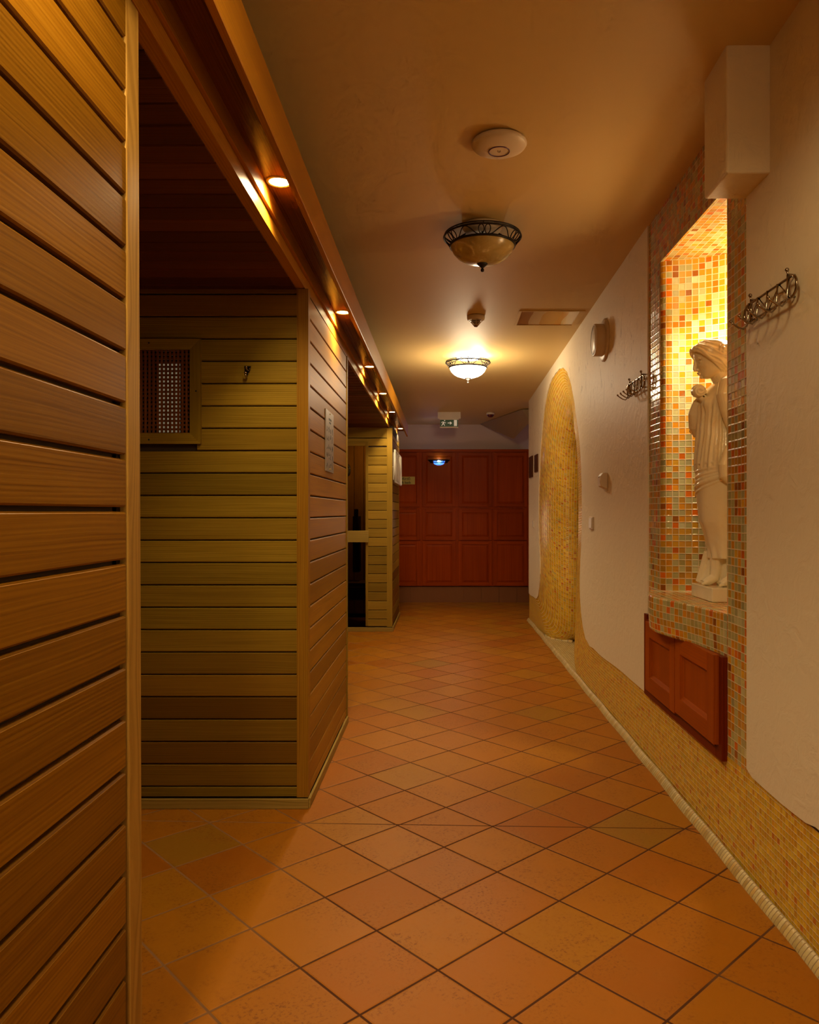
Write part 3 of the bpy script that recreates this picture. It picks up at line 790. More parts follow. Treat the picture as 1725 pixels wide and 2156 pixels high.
b = MB(); sweep(b, [(-2.2, z0+1.13), (-.456, z0+1.13), (-.456, z0+1.176), (-2.2, z0+1.176)], CY); part(b, 'top_deck', 'dark_gap', can)

LY = [2.51, 4.11, 5.55, 6.72, 7.85, 9.25]
LL = ['nearest glaring downlight in the wooden canopy', 'second downlight from the camera in the wooden canopy', 'third downlight from the camera in the wooden canopy',
      'fourth downlight from the camera in the wooden canopy', 'fifth downlight, last but one in the canopy row', 'farthest downlight at the end of the canopy']
d0 = thing('downlight', LL[0], 'downlight', (0, 0, 0), 'downlights in the wooden canopy')
b = MB(); b.lathe([(.043, .002), (.043, -.004), (.038, -.006), (.034, -.004), (.034, .002)], (0, 0, 0), 32); b.make('trim_ring', 'brass', d0)
b = MB(); b.lathe([(0, -.0045), (.02, -.004), (.034, -.002)], (0, 0, 0), 32); b.make('lamp_face', 'downlight', d0)
for i, y in enumerate(LY):
    pos = (-.530+canx(y), y, z0+1.10+lampoff(y))
    r = d0 if i == 0 else dup(d0, pos, LL[i])
    r.location = pos
def spot(name, loc, rot, energy, angle, blend=.6, col=(1, .74, .38), size=.03):
    l = bpy.data.lights.new(name, 'SPOT'); l.energy = energy; l.spot_size = math.radians(angle); l.spot_blend = blend; l.color = col; l.shadow_soft_size = size
    o = bpy.data.objects.new(name, l); C.objects.link(o); o.location = loc; o.rotation_euler = rot; return o
def point(name, loc, energy, col=(1, .7, .38), size=.05):
    l = bpy.data.lights.new(name, 'POINT'); l.energy = energy; l.color = col; l.shadow_soft_size = size
    o = bpy.data.objects.new(name, l); C.objects.link(o); o.location = loc; return o
def area(name, loc, rot, sx, sy, energy, col):
    l = bpy.data.lights.new(name, 'AREA'); l.shape = 'RECTANGLE'; l.size = sx; l.size_y = sy; l.energy = energy; l.color = col
    o = bpy.data.objects.new(name, l); C.objects.link(o); o.location = loc; o.rotation_euler = rot; return o
WARM = (1, .76, .41)
for y, e in zip([.95, -.6]+LY, [56, 46, 46, 42, 40, 33, 27, 22]):
    spot('downlight_beam', (-.530+canx(y), y, z0+1.088+lampoff(y)), (0, 0, 0), e, 150, .5, WARM)

# ================================================================== CEILING LAMPS
def arc(cx, cz, r, a0, a1, n=12): return [(cx+r*cos(math.radians(lerp(a0, a1, i/n))), cz+r*sin(math.radians(lerp(a0, a1, i/n)))) for i in range(n+1)]
def ceiling_lamp(label, loc, lit):
    t = thing('ceiling_lamp', label, 'ceiling lamp', loc, 'wrought iron bowl lamps on the ceiling')
    # local z=0 is the ceiling
    b = MB(); b.lathe([(0, -.001), (.105, -.001), (.105, -.012), (.09, -.03), (0, -.03)], seg=48); b.make('mounting_plate', 'white_plastic' if not lit else 'bowl_on', t)
    zu, zl, ru, rl = -.062, -.105, .198, .166
    b = MB()
    n = 64
    b.tube([(ru*cos(2*PI*k/n), ru*sin(2*PI*k/n), zu) for k in range(n)], .0055, 8, True)
    b.tube([(rl*cos(2*PI*k/n), rl*sin(2*PI*k/n), zl) for k in range(n)], .0065, 8, True)
    b.tube([(ru*.985*cos(2*PI*k/n), ru*.985*sin(2*PI*k/n), zu+.012) for k in range(n)], .0035, 8, True)
    for k in range(3):
        a = 2*PI*k/3+.5; b.tube([(ru*cos(a), ru*sin(a), zu+.012), (ru*.5*cos(a), ru*.5*sin(a), -.022)], .0035, 6)
    b.make('rim_ring', 'iron', t)
    b = MB()
    def onring(a, h):   # h 0 = lower ring, 1 = upper ring
        r = lerp(rl, ru, h); return (r*cos(a), r*sin(a), lerp(zl, zu, h))
    for k in range(6):
        a = 2*PI*k/6 - PI/2
        for sgn in (-1, 1):
            pts = []
            for i in range(19):
                q = i/18; ang = math.radians(-70+q*330)
                pts.append(onring(a+sgn*(.088-.075*cos(ang)), .5+.43*sin(ang)))
            b.tube(pts, .0028, 6)
            pts = [onring(a+sgn*lerp(.17, .5236, i/10), .5-.42*cos(i/10*PI)) for i in range(11)]
            b.tube(pts, .0028, 6)
    b.make('scrollwork', 'iron', t)
    b = MB(); prof = [(.166, -.100), (.164, -.112), (.150, -.140), (.128, -.163), (.10, -.180), (.06, -.193), (.02, -.198), (0, -.198)]
    b.lathe(prof+[(0, -.194), (.06, -.189), (.1, -.176), (.13, -.158), (.152, -.132), (.162, -.10)], seg=56)
    b.make('glass_bowl', 'bowl_on' if lit else 'bowl_off', t)
    b = MB(); b.lathe([(0, -.19), (.026, -.192), (.028, -.199), (.018, -.209), (.007, -.218), (.0055, -.222), (.009, -.226), (.009, -.234), (.005, -.239), (0, -.24)], seg=24)
    b.make('finial', 'iron', t)
    b = MB(); b.tube([(0, 0, -.025), (0, 0, -.195)], .005)
    b.make('stem', 'iron', t)
    return t
ceiling_lamp('unlit wrought iron ceiling lamp with amber alabaster bowl, nearer the camera', (.226, 3.90, ceilz(3.9)), False)
ceiling_lamp('lit wrought iron ceiling lamp with glowing white bowl, farther down the corridor', (.262, 6.76, ceilz(6.76)), True)
point('lamp_bulb', (.36, 6.76, ceilz(6.76)-.085), 7, (1, .80, .52), .03)
point('lamp_bulb', (.262, 6.76, ceilz(6.76)-.27), 30, (1, .78, .50), .10)

# round white wireless access point
t = thing('access_point', 'flat round white ceiling disc with a thin dark ring, nearest the camera', 'access point', (.245, 3.06, ceilz(3.06)))
b = MB(); b.lathe([(0, .0), (.100, 0), (.110, -.006), (.1125, -.014), (.106, -.024), (.09, -.032), (.06, -.040), (.04, -.042), (0, -.042)], seg=64); b.make('housing', 'white_plastic', t)
b = MB(); b.lathe([(.040, -.041), (.040, -.0445), (.0435, -.0445), (.0435, -.041)], seg=48); b.make('ring', simple('violet_ring', (.10, .03, .13), .4), t)
def textobj(name, body, size, loc, rot, mat, parent, align='CENTER', ext=.0005, bold=.012):
    cu = bpy.data.curves.new(name, 'FONT'); cu.body = body; cu.size = size; cu.align_x = align; cu.align_y = 'CENTER'; cu.extrude = ext; cu.offset = size*bold
    o = bpy.data.objects.new(name, cu); cu.materials.append(M[mat]); link(o)
    bpy.context.view_layer.update()
    me = bpy.data.meshes.new_from_object(o.evaluated_get(bpy.context.evaluated_depsgraph_get())); bpy.data.objects.remove(o)
    o = bpy.data.objects.new(name, me)
    if not me.materials: me.materials.append(M[mat])
    link(o, parent); o.location = loc; o.rotation_euler = rot; return o
textobj('emblem', 'U', .018, (0, 0, -.0428), (PI, 0, 0), 'steel', t)

# smoke detector
t = thing('smoke_detector', 'white cone-shaped smoke detector with dark slots between the two bowl lamps', 'smoke detector', (.272, 5.52, ceilz(5.52)))
b = MB(); b.lathe([(0, 0), (.064, 0), (.066, -.012), (.062, -.028), (.05, -.032), (0, -.032)], seg=40); b.make('base', 'white_plastic', t)
b = MB()
for k in range(4):
    r = .046-.009*k; z = -.036-.009*k; b.lathe([(r, z), (r+.002, z-.002), (r-.003, z-.005), (r-.006, z-.003), (r, z)], seg=32)
for k in range(8):
    a = 2*PI*k/8; b.tube([(.05*cos(a), .05*sin(a), -.03), (.012*cos(a), .012*sin(a), -.075)], .002, 5)
b.make('louvre', 'white_plastic', t)
b = MB(); b.lathe([(.038, -.03), (.01, -.068), (0, -.068)], seg=24); b.make('sensor_core', 'dark_plastic', t)
b = MB(); b.lathe([(.015, -.07), (.013, -.078), (.005, -.082), (0, -.082)], seg=20); b.make('tip', 'tan', t)

# ceiling hatch
t = thing('ceiling_hatch', 'rectangular ceiling hatch with reflections painted as tan bands on its panel, beside the right wall', 'hatch', (.81, 5.57, ceilz(5.57)))
sl = -.0288
b = MB()
def zc(y, d): return ceilz(y)-d
x0, x1, ya, yb = .575, 1.045, 5.375, 5.755
def slab(b, x0, x1, ya, yb, d0, d1):
    P = [(x0, ya), (x1, ya), (x1, yb), (x0, yb)]
    lo = [(x, y, zc(y, d1)) for x, y in P]; hi = [(x, y, zc(y, d0)) for x, y in P]
    b.face(lo); b.face(hi)
    for i in range(4): b.face([lo[i], lo[(i+1) % 4], hi[(i+1) % 4], hi[i]])
w_ = .018
for q in ((x0, x1, ya, ya+w_*.6), (x0, x1, yb-w_, yb), (x0, x0+w_, ya+w_*.6, yb-w_), (x1-w_*2, x1, ya+w_*.6, yb-w_)): slab(b, *q, 0, .008)
part(b, 'frame', 'ceiling', t)
b = MB(); slab(b, x0+w_, x1-w_*2, ya+w_*.6, yb-w_, 0.0, .004)
o = b.make('panel', 'hatch', t); o.matrix_parent_inverse = Matrix.Translation(-Vector(t.location))

# exit sign
ye = 9.9; ke = ye/F
def EX(x): return (x-VX)*ke
def EZ(y): return CAMZ-(y-VY)*ke
t = thing('exit_sign', 'green exit sign with running figure and arrow hanging from the ceiling', 'exit sign', (EX(946), ye, EZ(901)))
b = MB(); b.box(EX(922), EX(970), ye-.03, ye+.03, EZ(882), ceilz(ye)+.001); b.box(EX(926), EX(966), ye-.02, ye+.02, EZ(884), EZ(882))
o = part(b, 'housing', 'white_plastic', t)
b = MB(); b.box(EX(927), EX(964.8), ye-.006, ye+.006, EZ(898.5), EZ(883.5)); part(b, 'panel', 'green', t)
b = MB(); b.box(EX(926.5), EX(965.3), ye-.009, ye+.009, EZ(901), EZ(898.5)); part(b, 'bottom_rail', 'white_plastic', t)
b = MB(); yq = ye-.0068
def flatpoly(pts): b.face([(EX(x), yq, EZ(y)) for x, y in pts])
def bar(x0, y0, x1, y1, w):
    d = Vector((x1-x0, y1-y0)).normalized(); n = Vector((-d.y, d.x))*w/2
    flatpoly([(x0+n.x, y0+n.y), (x1+n.x, y1+n.y), (x1-n.x, y1-n.y), (x0-n.x, y0-n.y)])
s_ = 170/1725
def q(x, y): return (810+x*s_, 860+y*s_*1.0)
hx, hy = q(1285, 262); flatpoly([(hx+1.3*cos(a*PI/5), hy+1.3*sin(a*PI/5)) for a in range(10)])
for (xa, ya_, xb, yb_, w) in ((1265, 290, 1245, 335, 2.6), (1260, 285, 1225, 290, 1.1), (1225, 290, 1215, 310, 1.1), (1268, 295, 1285, 312, 1.2), (1285, 312, 1312, 306, 1.1), (1245, 330, 1232, 358, 1.4), (1232, 360, 1210, 364, 1.3), (1250, 330, 1280, 345, 1.5), (1280, 345, 1283, 374, 1.3)):
    bar(*q(xa, ya_), *q(xb, yb_), w)
bar(*q(1348, 312), *q(1425, 312), 1.6)
flatpoly([q(1400, 280), q(1442, 313), q(1400, 346), q(1392, 335), q(1418, 313), q(1392, 291)])
flatpoly([q(1482, 248), q(1548, 248), q(1548, 376), q(1482, 376)])
part(b, 'pictogram', 'exit_white', t, weld=False)

# motion detector near the far end
t = thing('motion_detector', 'small round ceiling detector with a dark red dome near the exit sign', 'detector', ((1033-VX)/F*9.9, 9.9, ceilz(9.9)))
b = MB(); b.lathe([(0, 0), (.05, 0), (.054, -.012), (.052, -.03), (0, -.03)], seg=32); b.make('base', 'white_plastic', t)
b = MB(); b.lathe([(.046, -.03), (.042, -.045), (.028, -.06), (0, -.066)], seg=32); b.make('dome', 'red_lens', t)

# ================================================================== BACK CUPBOARD
YB = 10.84; kb = YB/F
def BX(x): return (x-VX)*kb
def BZ(y): return CAMZ-(y-VY)*kb
t = thing('cupboard', 'wide cherry-red panelled cupboard wall with raised panels at the corridor end', 'cupboard', (.2, YB, 0))
cx0, cx1 = BX(790), BX(1114)+.02
b = MB(); b.box(cx0, cx1, YB+.0, YB+.15, BZ(1234), BZ(946), 'z')
b.box(cx0, cx1, YB-.012, YB, BZ(951.5), BZ(946), 'x', .002)
b.box(BX(1110.5), cx1, YB-.014, YB, BZ(1234), BZ(952), 'z', .002)
part(b, 'frame', 'cherry', t)
rows = [(952.5, 1067), (1071.5, 1137), (1139, 1233)]
cols = [(816.5, 885), (889.5, 960), (965.5, 1036), (1039.5, 1110)]
for ci, (xa, xb) in enumerate(cols):
    for (ytop, ybot) in rows:
        X0, X1, Z0, Z1 = BX(xa), BX(xb), BZ(ybot), BZ(ytop)
        b = MB(); fr_ = .05; y = YB-.018
        for args in ((X0, X0+fr_, Z0, Z1, 'z'), (X1-fr_, X1, Z0, Z1, 'z'), (X0+fr_, X1-fr_, Z0, Z0+fr_, 'x'), (X0+fr_, X1-fr_, Z1-fr_, Z1, 'x')):
            b.box(args[0], args[1], y, YB, args[2], args[3], args[4])
        # raised field with sloping edges
        b.cur = random.random()
        i0, i1, j0, j1 = X0+fr_, X1-fr_, Z0+fr_, Z1-fr_; s2 = .028
        lo = [(i0, YB-.004, j0), (i1, YB-.004, j0), (i1, YB-.004, j1), (i0, YB-.004, j1)]
        hi = [(i0+s2, YB-.014, j0+s2), (i1-s2, YB-.014, j0+s2), (i1-s2, YB-.014, j1-s2), (i0+s2, YB-.014, j1-s2)]
        for i in range(4):
            j = (i+1) % 4; b.face([lo[i], lo[j], hi[j], hi[i]], [(p[2], p[0]) for p in (lo[i], lo[j], hi[j], hi[i])])
        b.face(hi, [(p[2], p[0]) for p in hi])
        o = part(b, 'door', 'cherry', t)
        bv = o.modifiers.new('bevel', 'BEVEL'); bv.width = .002; bv.segments = 1
b = MB(); x = cx0; 
while x < cx1:
    x2 = min(x+.255, cx1); b.box(x, x2-.005, YB+.02, YB+.04, 0, BZ(1235.5)); x += .255
b.box(cx0, cx1, YB+.03, YB+.15, 0, BZ(1235)); 
part(b, 'plinth_tiles', 'tan', t)

# blue wall sconce on the second door
t = thing('wall_lamp', 'wrought iron wall lamp glowing blue on the cherry cupboard panels', 'wall lamp', (BX(924.5), YB-.018, BZ(973)))
b = MB(); n = 24
def half(r, z, ex=1.0): return [(r*cos(PI+PI*k/n), r*.55*sin(PI+PI*k/n), z) for k in range(n+1)]
b.tube(half(.158, .028), .005, 6); b.tube(half(.118, -.010), .006, 6); b.tube([(-.158, 0, .028), (.158, 0, .028)], .005, 6)
for k in range(0, n-2, 3):
    p = half(.158, .028); q_ = half(.118, -.010)
    b.tube([p[k], q_[min(k+2, n)]], .0028, 5); b.tube([q_[k], p[min(k+2, n)]], .0028, 5)
for (ra, rb) in ((.158, .118), ):
    for k0, k1 in ((0, 6), (n-6, n)):
        A_ = half(ra, .028)[k0:k1+1]; B_ = half(rb, -.010)[k0:k1+1]; b.grid([A_, B_])
b.make('iron_frame', 'iron', t)
b = MB(); P = []
for i in range(9):
    a = i/8*PI/2; r = .078*cos(a); z = -.008-.038*sin(a); P.append([(r*cos(PI+PI*k/n), r*.55*sin(PI+PI*k/n), z) for k in range(n+1)])
P.insert(0, [(.085*cos(PI+PI*k/n), .085*.55*sin(PI+PI*k/n), .014) for k in range(n+1)])
b.grid(P); b.make('glass_bowl', 'blue_glow', t)
b = MB(); b.sphere((0, -.052, .004), (.030, .014, .018), 12, 8); b.make('bulb', 'blue_core', t)
point('sconce_bulb', (BX(924.5), YB-.05, BZ(973)+.055), .35, (.35, .55, 1.0), .03)

# bath sign
t = thing('bath_sign', 'small yellow bath sign with black lettering at the cupboard left', 'sign', (BX(850), YB-.02, BZ(1012)))
b = MB(); b.box(BX(826), BX(874), YB-.024, YB-.018, BZ(1020), BZ(1003.7)); part(b, 'plate', 'brass', t)
o1 = textobj('lettering', '\u0151f\u00fcrd\u0151', .050, (BX(864.5)-t.location.x, -.0048, BZ(1008.3)-t.location.z), (PI/2, 0, 0), 'black', t, 'RIGHT')
o2 = textobj('lettering', 'aft bath', .050, (BX(865.5)-t.location.x, -.0048, BZ(1016.3)-t.location.z), (PI/2, 0, 0), 'black', t, 'RIGHT')

# ================================================================== CUPBOARD UNDER THE NICHE
t = thing('wall_cupboard', 'low red-brown double-door cupboard set in the mosaic below the statue shelf', 'cupboard', (1.06, 3.36, .36))
b = MB()
for args in ((2.842, 2.905, .36, .752, 'z'), (3.865, 3.918, .36, .775, 'z'), (2.905, 3.865, .36, .40, 'y'), (2.905, 3.865, .72, .752, 'y')):
    b.box(1.066, XW+.005, args[0], args[1], args[2], args[3], args[4], .002)
b.box(1.08, XW+.004, 2.9, 3.87, .39, .74, 'y')
part(b, 'frame', 'cherry_dark', t)
def door(ya, yb, za, zb, xo, ang=0.0):
    b = MB(); th_ = .022; fr_ = .072
    def bx_(a, c, d, e, g): b.box(xo, xo+th_, a, c, d, e, g, .002)
    bx_(ya, ya+fr_, za, zb, 'z'); bx_(yb-fr_, yb, za, zb, 'z'); bx_(ya+fr_, yb-fr_, za, za+fr_, 'y'); bx_(ya+fr_, yb-fr_, zb-fr_, zb, 'y')
    o = part(b, 'door', 'cherry_door', t)
    b = MB()
    m = .016
    i0, i1, j0, j1 = ya+fr_, yb-fr_, za+fr_, zb-fr_
    lo = [(xo+.003, i0, j0), (xo+.003, i1, j0), (xo+.003, i1, j1), (xo+.003, i0, j1)]
    hi = [(xo+.013, i0+m, j0+m), (xo+.013, i1-m, j0+m), (xo+.013, i1-m, j1-m), (xo+.013, i0+m, j1-m)]
    for i in range(4):
        j = (i+1) % 4; b.face([lo[i], lo[j], hi[j], hi[i]], [(0, 0), (.2, 0), (.2, .02), (0, .02)])
    b.face(hi, [(p[2], p[1]) for p in hi])
    p = b.make('panel', 'cherry_door', o); p.data.transform(Matrix.Translation(-Vector(t.location)))
    return o
door(2.872, 3.345, .415, .755, 1.046); door(3.352, 3.822, .405, .748, 1.046)

# ================================================================== STATUE
t = thing('statue', 'ivory glazed statue of a draped woman on a small plinth in the mosaic niche', 'statue', (1.28, 3.36, .914))
b = MB(); b.box(1.167, 1.40, 3.22, 3.485, .914, .974)
o = part(b, 'plinth', 'marble', t); bv = o.modifiers.new('bevel', 'BEVEL'); bv.width = .004; bv.segments = 2
YC = 3.36
b = MB()
RG = [(1.095, 1.205, 1.345, .085), (1.15, 1.198, 1.345, .085), (1.209, 1.187, 1.35, .09), (1.256, 1.172, 1.355, .097), (1.319, 1.166, 1.37, .108), (1.397, 1.155, 1.385, .122),
      (1.475, 1.150, 1.395, .132), (1.53, 1.148, 1.385, .128), (1.60, 1.152, 1.36, .115), (1.68, 1.158, 1.345, .105), (1.74, 1.163, 1.345, .112), (1.785, 1.166, 1.345, .122),
      (1.825, 1.185, 1.34, .126), (1.855, 1.205, 1.332, .118), (1.878, 1.232, 1.322, .085), (1.89, 1.25, 1.31, .05)]
RG = catmull(RG, 6)
rows = []
S = 160
for (z, xf, xb_, hy_) in RG:
    row = []
    cx_ = (xf+xb_)/2; rx_ = (xb_-xf)/2
    for k in range(S):
        a = 2*PI*k/S
        X = cos(a); Yv = sin(a)
        e = 0.0
        if 1.47 < z < 1.80:                  # upright pleats from the bust to the hip, sweeping sideways low down
            w_ = min(1, (1.80-z)/.05)*min(1, (z-1.47)/.03)
            sw = 5.5*max(0, (1.64-z))*6
            e += .0030*w_*sin(19*a+sw)+.0022*w_*sin(33*a+1.3+sw*1.4)
        if z < 1.46:
            w_ = min(1, (1.46-z)/.06)
            e += .0035*w_*sin(9*a+9*(1.46-z))*(.3+.7*max(0, X+.3))+.0025*w_*sin(21*a-14*(1.4-z))*max(0, X+.2)
            # front thigh and knee push through the cloth
            e += .010*math.exp(-((z-1.30)/.10)**2)*max(0, -X)**2*max(0, -Yv*.5+.7)
        if z < 1.16: e += .006*((1.16-z)/.065)*sin(11*a)
        if 1.72 < z < 1.84: # bust
            e += .016*math.exp(-((z-1.775)/.028)**2)*(math.exp(-((Yv+.42)/.22)**2)+math.exp(-((Yv-.42)/.22)**2))*(1 if X < 0 else 0)
        row.append((cx_+(rx_+e)*math.copysign(abs(X)**.9, X), YC+(hy_+e)*math.copysign(abs(Yv)**.95, Yv), z))
    rows.append(row)
V = b.grid(rows, None, True, True)
b.bm.faces.new(V[0]); b.bm.faces.new(V[-1])
# neck
b.tube([(1.278, YC, 1.86), (1.262, YC, 1.885), (1.243, YC, 1.915), (1.235, YC, 1.95)], [.055, .040, .036, .038], 20)
# head (chin, jaw, face) lofted from the photographed profile
HD = [(1.893, 1.180, 1.205, .012), (1.898, 1.171, 1.222, .026), (1.906, 1.166, 1.24, .036), (1.916, 1.162, 1.255, .044), (1.928, 1.156, 1.27, .050), (1.945, 1.150, 1.285, .055), (1.965, 1.145, 1.30, .058),
      (1.985, 1.139, 1.305, .060), (2.005, 1.137, 1.305, .060), (2.03, 1.150, 1.30, .056), (2.05, 1.172, 1.285, .044), (2.062, 1.20, 1.26, .02)]
HD = catmull(HD, 4); rows = []
for (z, xf, xb_, hy_) in HD:
    cx_ = (xf+xb_)/2; rx_ = (xb_-xf)/2; row = []
    for k in range(64):
        a = 2*PI*k/64; X = cos(a); Yv = sin(a)
        x = cx_+rx_*math.copysign(abs(X)**.85, X); y = hy_*Yv
        if X < 0:   # eye sockets
            x += .007*math.exp(-((z-1.967)/.010)**2)*(math.exp(-((y-.024)/.011)**2)+math.exp(-((y+.024)/.011)**2))
            x -= .004*math.exp(-((z-1.942)/.014)**2)*(math.exp(-((y-.026)/.012)**2)+math.exp(-((y+.026)/.012)**2))
        row.append((x, YC+y, z))
    rows.append(row)
V = b.grid(rows, None, True, True); b.bm.faces.new(V[0]); b.bm.faces.new(V[-1])
# nose, lips, chin, lids
b.tube([(1.143, YC, 1.985), (1.141, YC, 1.965), (1.1395, YC, 1.947), (1.1385, YC, 1.933)], [.004, .0055, .007, .0075], 12)
b.sphere((1.1425, YC, 1.930), (.0085, .008, .0062), 12, 8)
b.sphere((1.150, YC-.007, 1.930), (.006, .006, .005), 10, 8); b.sphere((1.150, YC+.007, 1.930), (.006, .006, .005), 10, 8)
b.sphere((1.156, YC, 1.9185), (.0065, .013, .0035), 12, 8); b.sphere((1.160, YC, 1.911), (.0065, .011, .004), 12, 8)
b.sphere((1.172, YC, 1.900), (.010, .012, .008), 12, 8)
for sg in (-1, 1):
    b.sphere((1.156, YC+sg*.024, 1.963), (.007, .011, .0055), 12, 8)
    b.tube([(1.147, YC+sg*.012, 1.975), (1.146, YC+sg*.024, 1.979), (1.153, YC+sg*.036, 1.975)], .0035, 8)
# hair: combed waves over the skull, cut along the hairline plane
def hl(x): return 2.012-(x-1.128)*.12/.156+.004
def hairfn(p, ph, th):
    d = p.copy(); L = d.length
    # strand direction: from the brow backwards and down
    s1 = (p.z*1.0+p.x*.62)
    wv = .0012*sin(s1*210+5*sin(p.x*22))
    return d*(1+wv/L)
b3 = MB(); b3.sphere((1.236, YC, 1.995), (.111, .073, .072), 144, 96, hairfn)
for v_ in b3.bm.verts:
    z_ = hl(v_.co.x)-(.0 if abs(v_.co.y-YC) > .02 else -.0)
    bow = .012*(1-((v_.co.y-YC)/.08)**2) if v_.co.x < 1.16 else 0
    if v_.co.z < z_+bow: v_.co.z = z_+bow-(z_+bow-v_.co.z)*.06
me_ = bpy.data.meshes.new('tmp'); b3.bm.to_mesh(me_); b3.bm.free(); b.bm.from_mesh(me_); bpy.data.meshes.remove(me_)
# wavy locks combed back from the brow over each temple
def hair_y(x, z):
    q_ = 1-((x-1.236)/.118)**2-((z-1.995)/.082)**2
    return .078*math.sqrt(max(0.0, q_))
for sg in (-1, 1):
    NL = 24
    for j in range(NL):
        f_ = j/(NL-1); pts = []; rad = []
        zs_ = lerp(hl(1.128)+.004, 2.060, f_**.9); xs_ = lerp(1.126, 1.178, f_**1.3)
        ze_ = lerp(1.884, 2.010, f_); xe_ = lerp(1.300, 1.345, f_)
        for i in range(15):
            q_ = i/14
            x = lerp(xs_, xe_, q_); sag = -.020*sin(q_*PI)*(1-f_*.2)+.016*sin(q_*PI)*f_
            z = lerp(zs_, ze_, q_**(.95))+sag*(.35 if f_ < .3 else 1)+.0065*sin(q_*9.5+j*.55)*min(1, q_*3+.25)
            z = max(z, hl(x)-.001)
            y = hair_y(x, z)+.0028*sin(j*2.4+q_*5)+(.002 if j % 2 else -.0015)
            pts.append((x, YC+sg*max(.006, y), z)); rad.append(.0048 if j % 3 else .0066)
        b.tube(pts, rad, 8)
b.sphere((1.325, YC, 1.955), (.05, .06, .055), 24, 16)
for i in range(7):     # small blossom in the hair
    a = 2*PI*i/7; b.sphere((1.238+.016*cos(a)+(.004 if i % 2 else 0), YC-.083, 2.012+.015*sin(a)), (.008, .006, .008), 10, 8)
b.sphere((1.238, YC-.087, 2.012), .007, 10, 8)
# near arm hanging to the hip, with gathered cloth in the hand
b.tube([(1.262, YC-.080, 1.866), (1.246, YC-.110, 1.848), (1.228, YC-.124, 1.80), (1.240, YC-.130, 1.73), (1.260, YC-.134, 1.66), (1.258, YC-.136, 1.59), (1.246, YC-.136, 1.54), (1.236, YC-.134, 1.505)],
       [.036, .040, .036, .032, .027, .025, .021, .018], 20)
for i in range(4):
    b.tube([(1.234+.006*i, YC-.150+.002*i, 1.512-.006*i), (1.222+.006*i, YC-.162, 1.498-.006*i), (1.217+.007*i, YC-.152, 1.482-.004*i), (1.226+.006*i, YC-.138, 1.476-.002*i)], [.0075, .0075, .007, .006], 8)
b.tube([(1.226, YC-.142, 1.515), (1.210, YC-.140, 1.500), (1.208, YC-.132, 1.488)], [.008, .0075, .006], 8)
b.tube([(1.250, YC-.135, 1.60), (1.230, YC-.145, 1.555), (1.216, YC-.146, 1.50), (1.220, YC-.142, 1.455), (1.243, YC-.140, 1.425)], [.010, .018, .026, .024, .012], 16)
b.tube([(1.258, YC-.135, 1.58), (1.242, YC-.152, 1.53), (1.234, YC-.156, 1.48), (1.246, YC-.150, 1.43), (1.258, YC-.14, 1.34), (1.268, YC-.12, 1.22)], [.01, .016, .02, .018, .014, .008], 14)
# far arm folded up to the chest, hand under the rolled cloth
b.tube([(1.296, YC+.10, 1.85), (1.251, YC+.13, 1.78), (1.191, YC+.115, 1.70), (1.174, YC+.10, 1.665)], [.038, .034, .030, .026], 18)
b.tube([(1.191, YC+.105, 1.652), (1.172, YC+.085, 1.69), (1.164, YC+.062, 1.745), (1.172, YC+.040, 1.79), (1.184, YC+.028, 1.81)], [.022, .030, .031, .026, .018], 18)
for i in range(4):
    b.tube([(1.174, YC+.012+.011*i, 1.792+.002*i), (1.163, YC+.006+.011*i, 1.804), (1.165, YC+.0+.011*i, 1.818), (1.176, YC-.002+.011*i, 1.822)], [.0072, .007, .0065, .0055], 8)
b.tube([(1.181, YC+.01, 1.79), (1.186, YC-.012, 1.800), (1.188, YC-.018, 1.812)], [.008, .0072, .006], 8)
# rolled cloth rose at the shoulder
def rosefn(p, ph, th):
    a = math.atan2(p.z, p.x); r = math.hypot(p.x, p.z)
    return p*(1+.10*sin(a+r*420))
b.sphere((1.150, YC-.020, 1.834), (.032, .026, .029), 48, 32, rosefn)
pts = [(1.150+(.026-.019*i/30)*cos(-i*.42), YC-.020-.020-.008*i/30, 1.834+(.024-.018*i/30)*sin(-i*.42)) for i in range(31)]
b.tube(pts, .0042, 8)
b.tube([(1.158, YC-.01, 1.81), (1.165, YC-.035, 1.795), (1.19, YC-.075, 1.795), (1.225, YC-.110, 1.80), (1.262, YC-.125, 1.805)], [.012, .010, .008, .007, .005], 10)
b.tube([(1.162, YC-.01, 1.80), (1.170, YC-.045, 1.782), (1.20, YC-.088, 1.778), (1.245, YC-.12, 1.782)], [.008, .007, .006, .004], 10)
# swags of cloth gathered round the hips
for dz, r_, bow in ((0, .011, .03), (.016, .008, .02), (.032, .008, .01), (.052, .007, 0), (.075, .006, -.02), (-.018, .006, .05)):
    pts = []
    for i in range(15):
        q_ = i/14; a = lerp(PI*.86, PI*1.5, q_)
        zz = lerp(1.395+dz*1.5, 1.475+dz*.5, q_**.75)-bow*.25*sin(q_*PI)
        cx_, rx_, hy_ = 1.272, .120, .130
        pts.append((cx_+rx_*cos(a), YC+hy_*sin(a), zz))
    b.tube(pts, [r_*(.6+.5*sin(i/14*PI)) for i in range(15)], 10)
for k in range(5):   # long falling folds down the near side of the skirt
    x0_ = 1.262+.020*k
    b.tube([(x0_, YC-.126, 1.42), (x0_+.008, YC-.112, 1.32), (x0_+.014, YC-.096, 1.22), (x0_+.006, YC-.086, 1.13), (x0_-.004, YC-.088, 1.098)], [.004, .006, .006, .006, .007], 8)
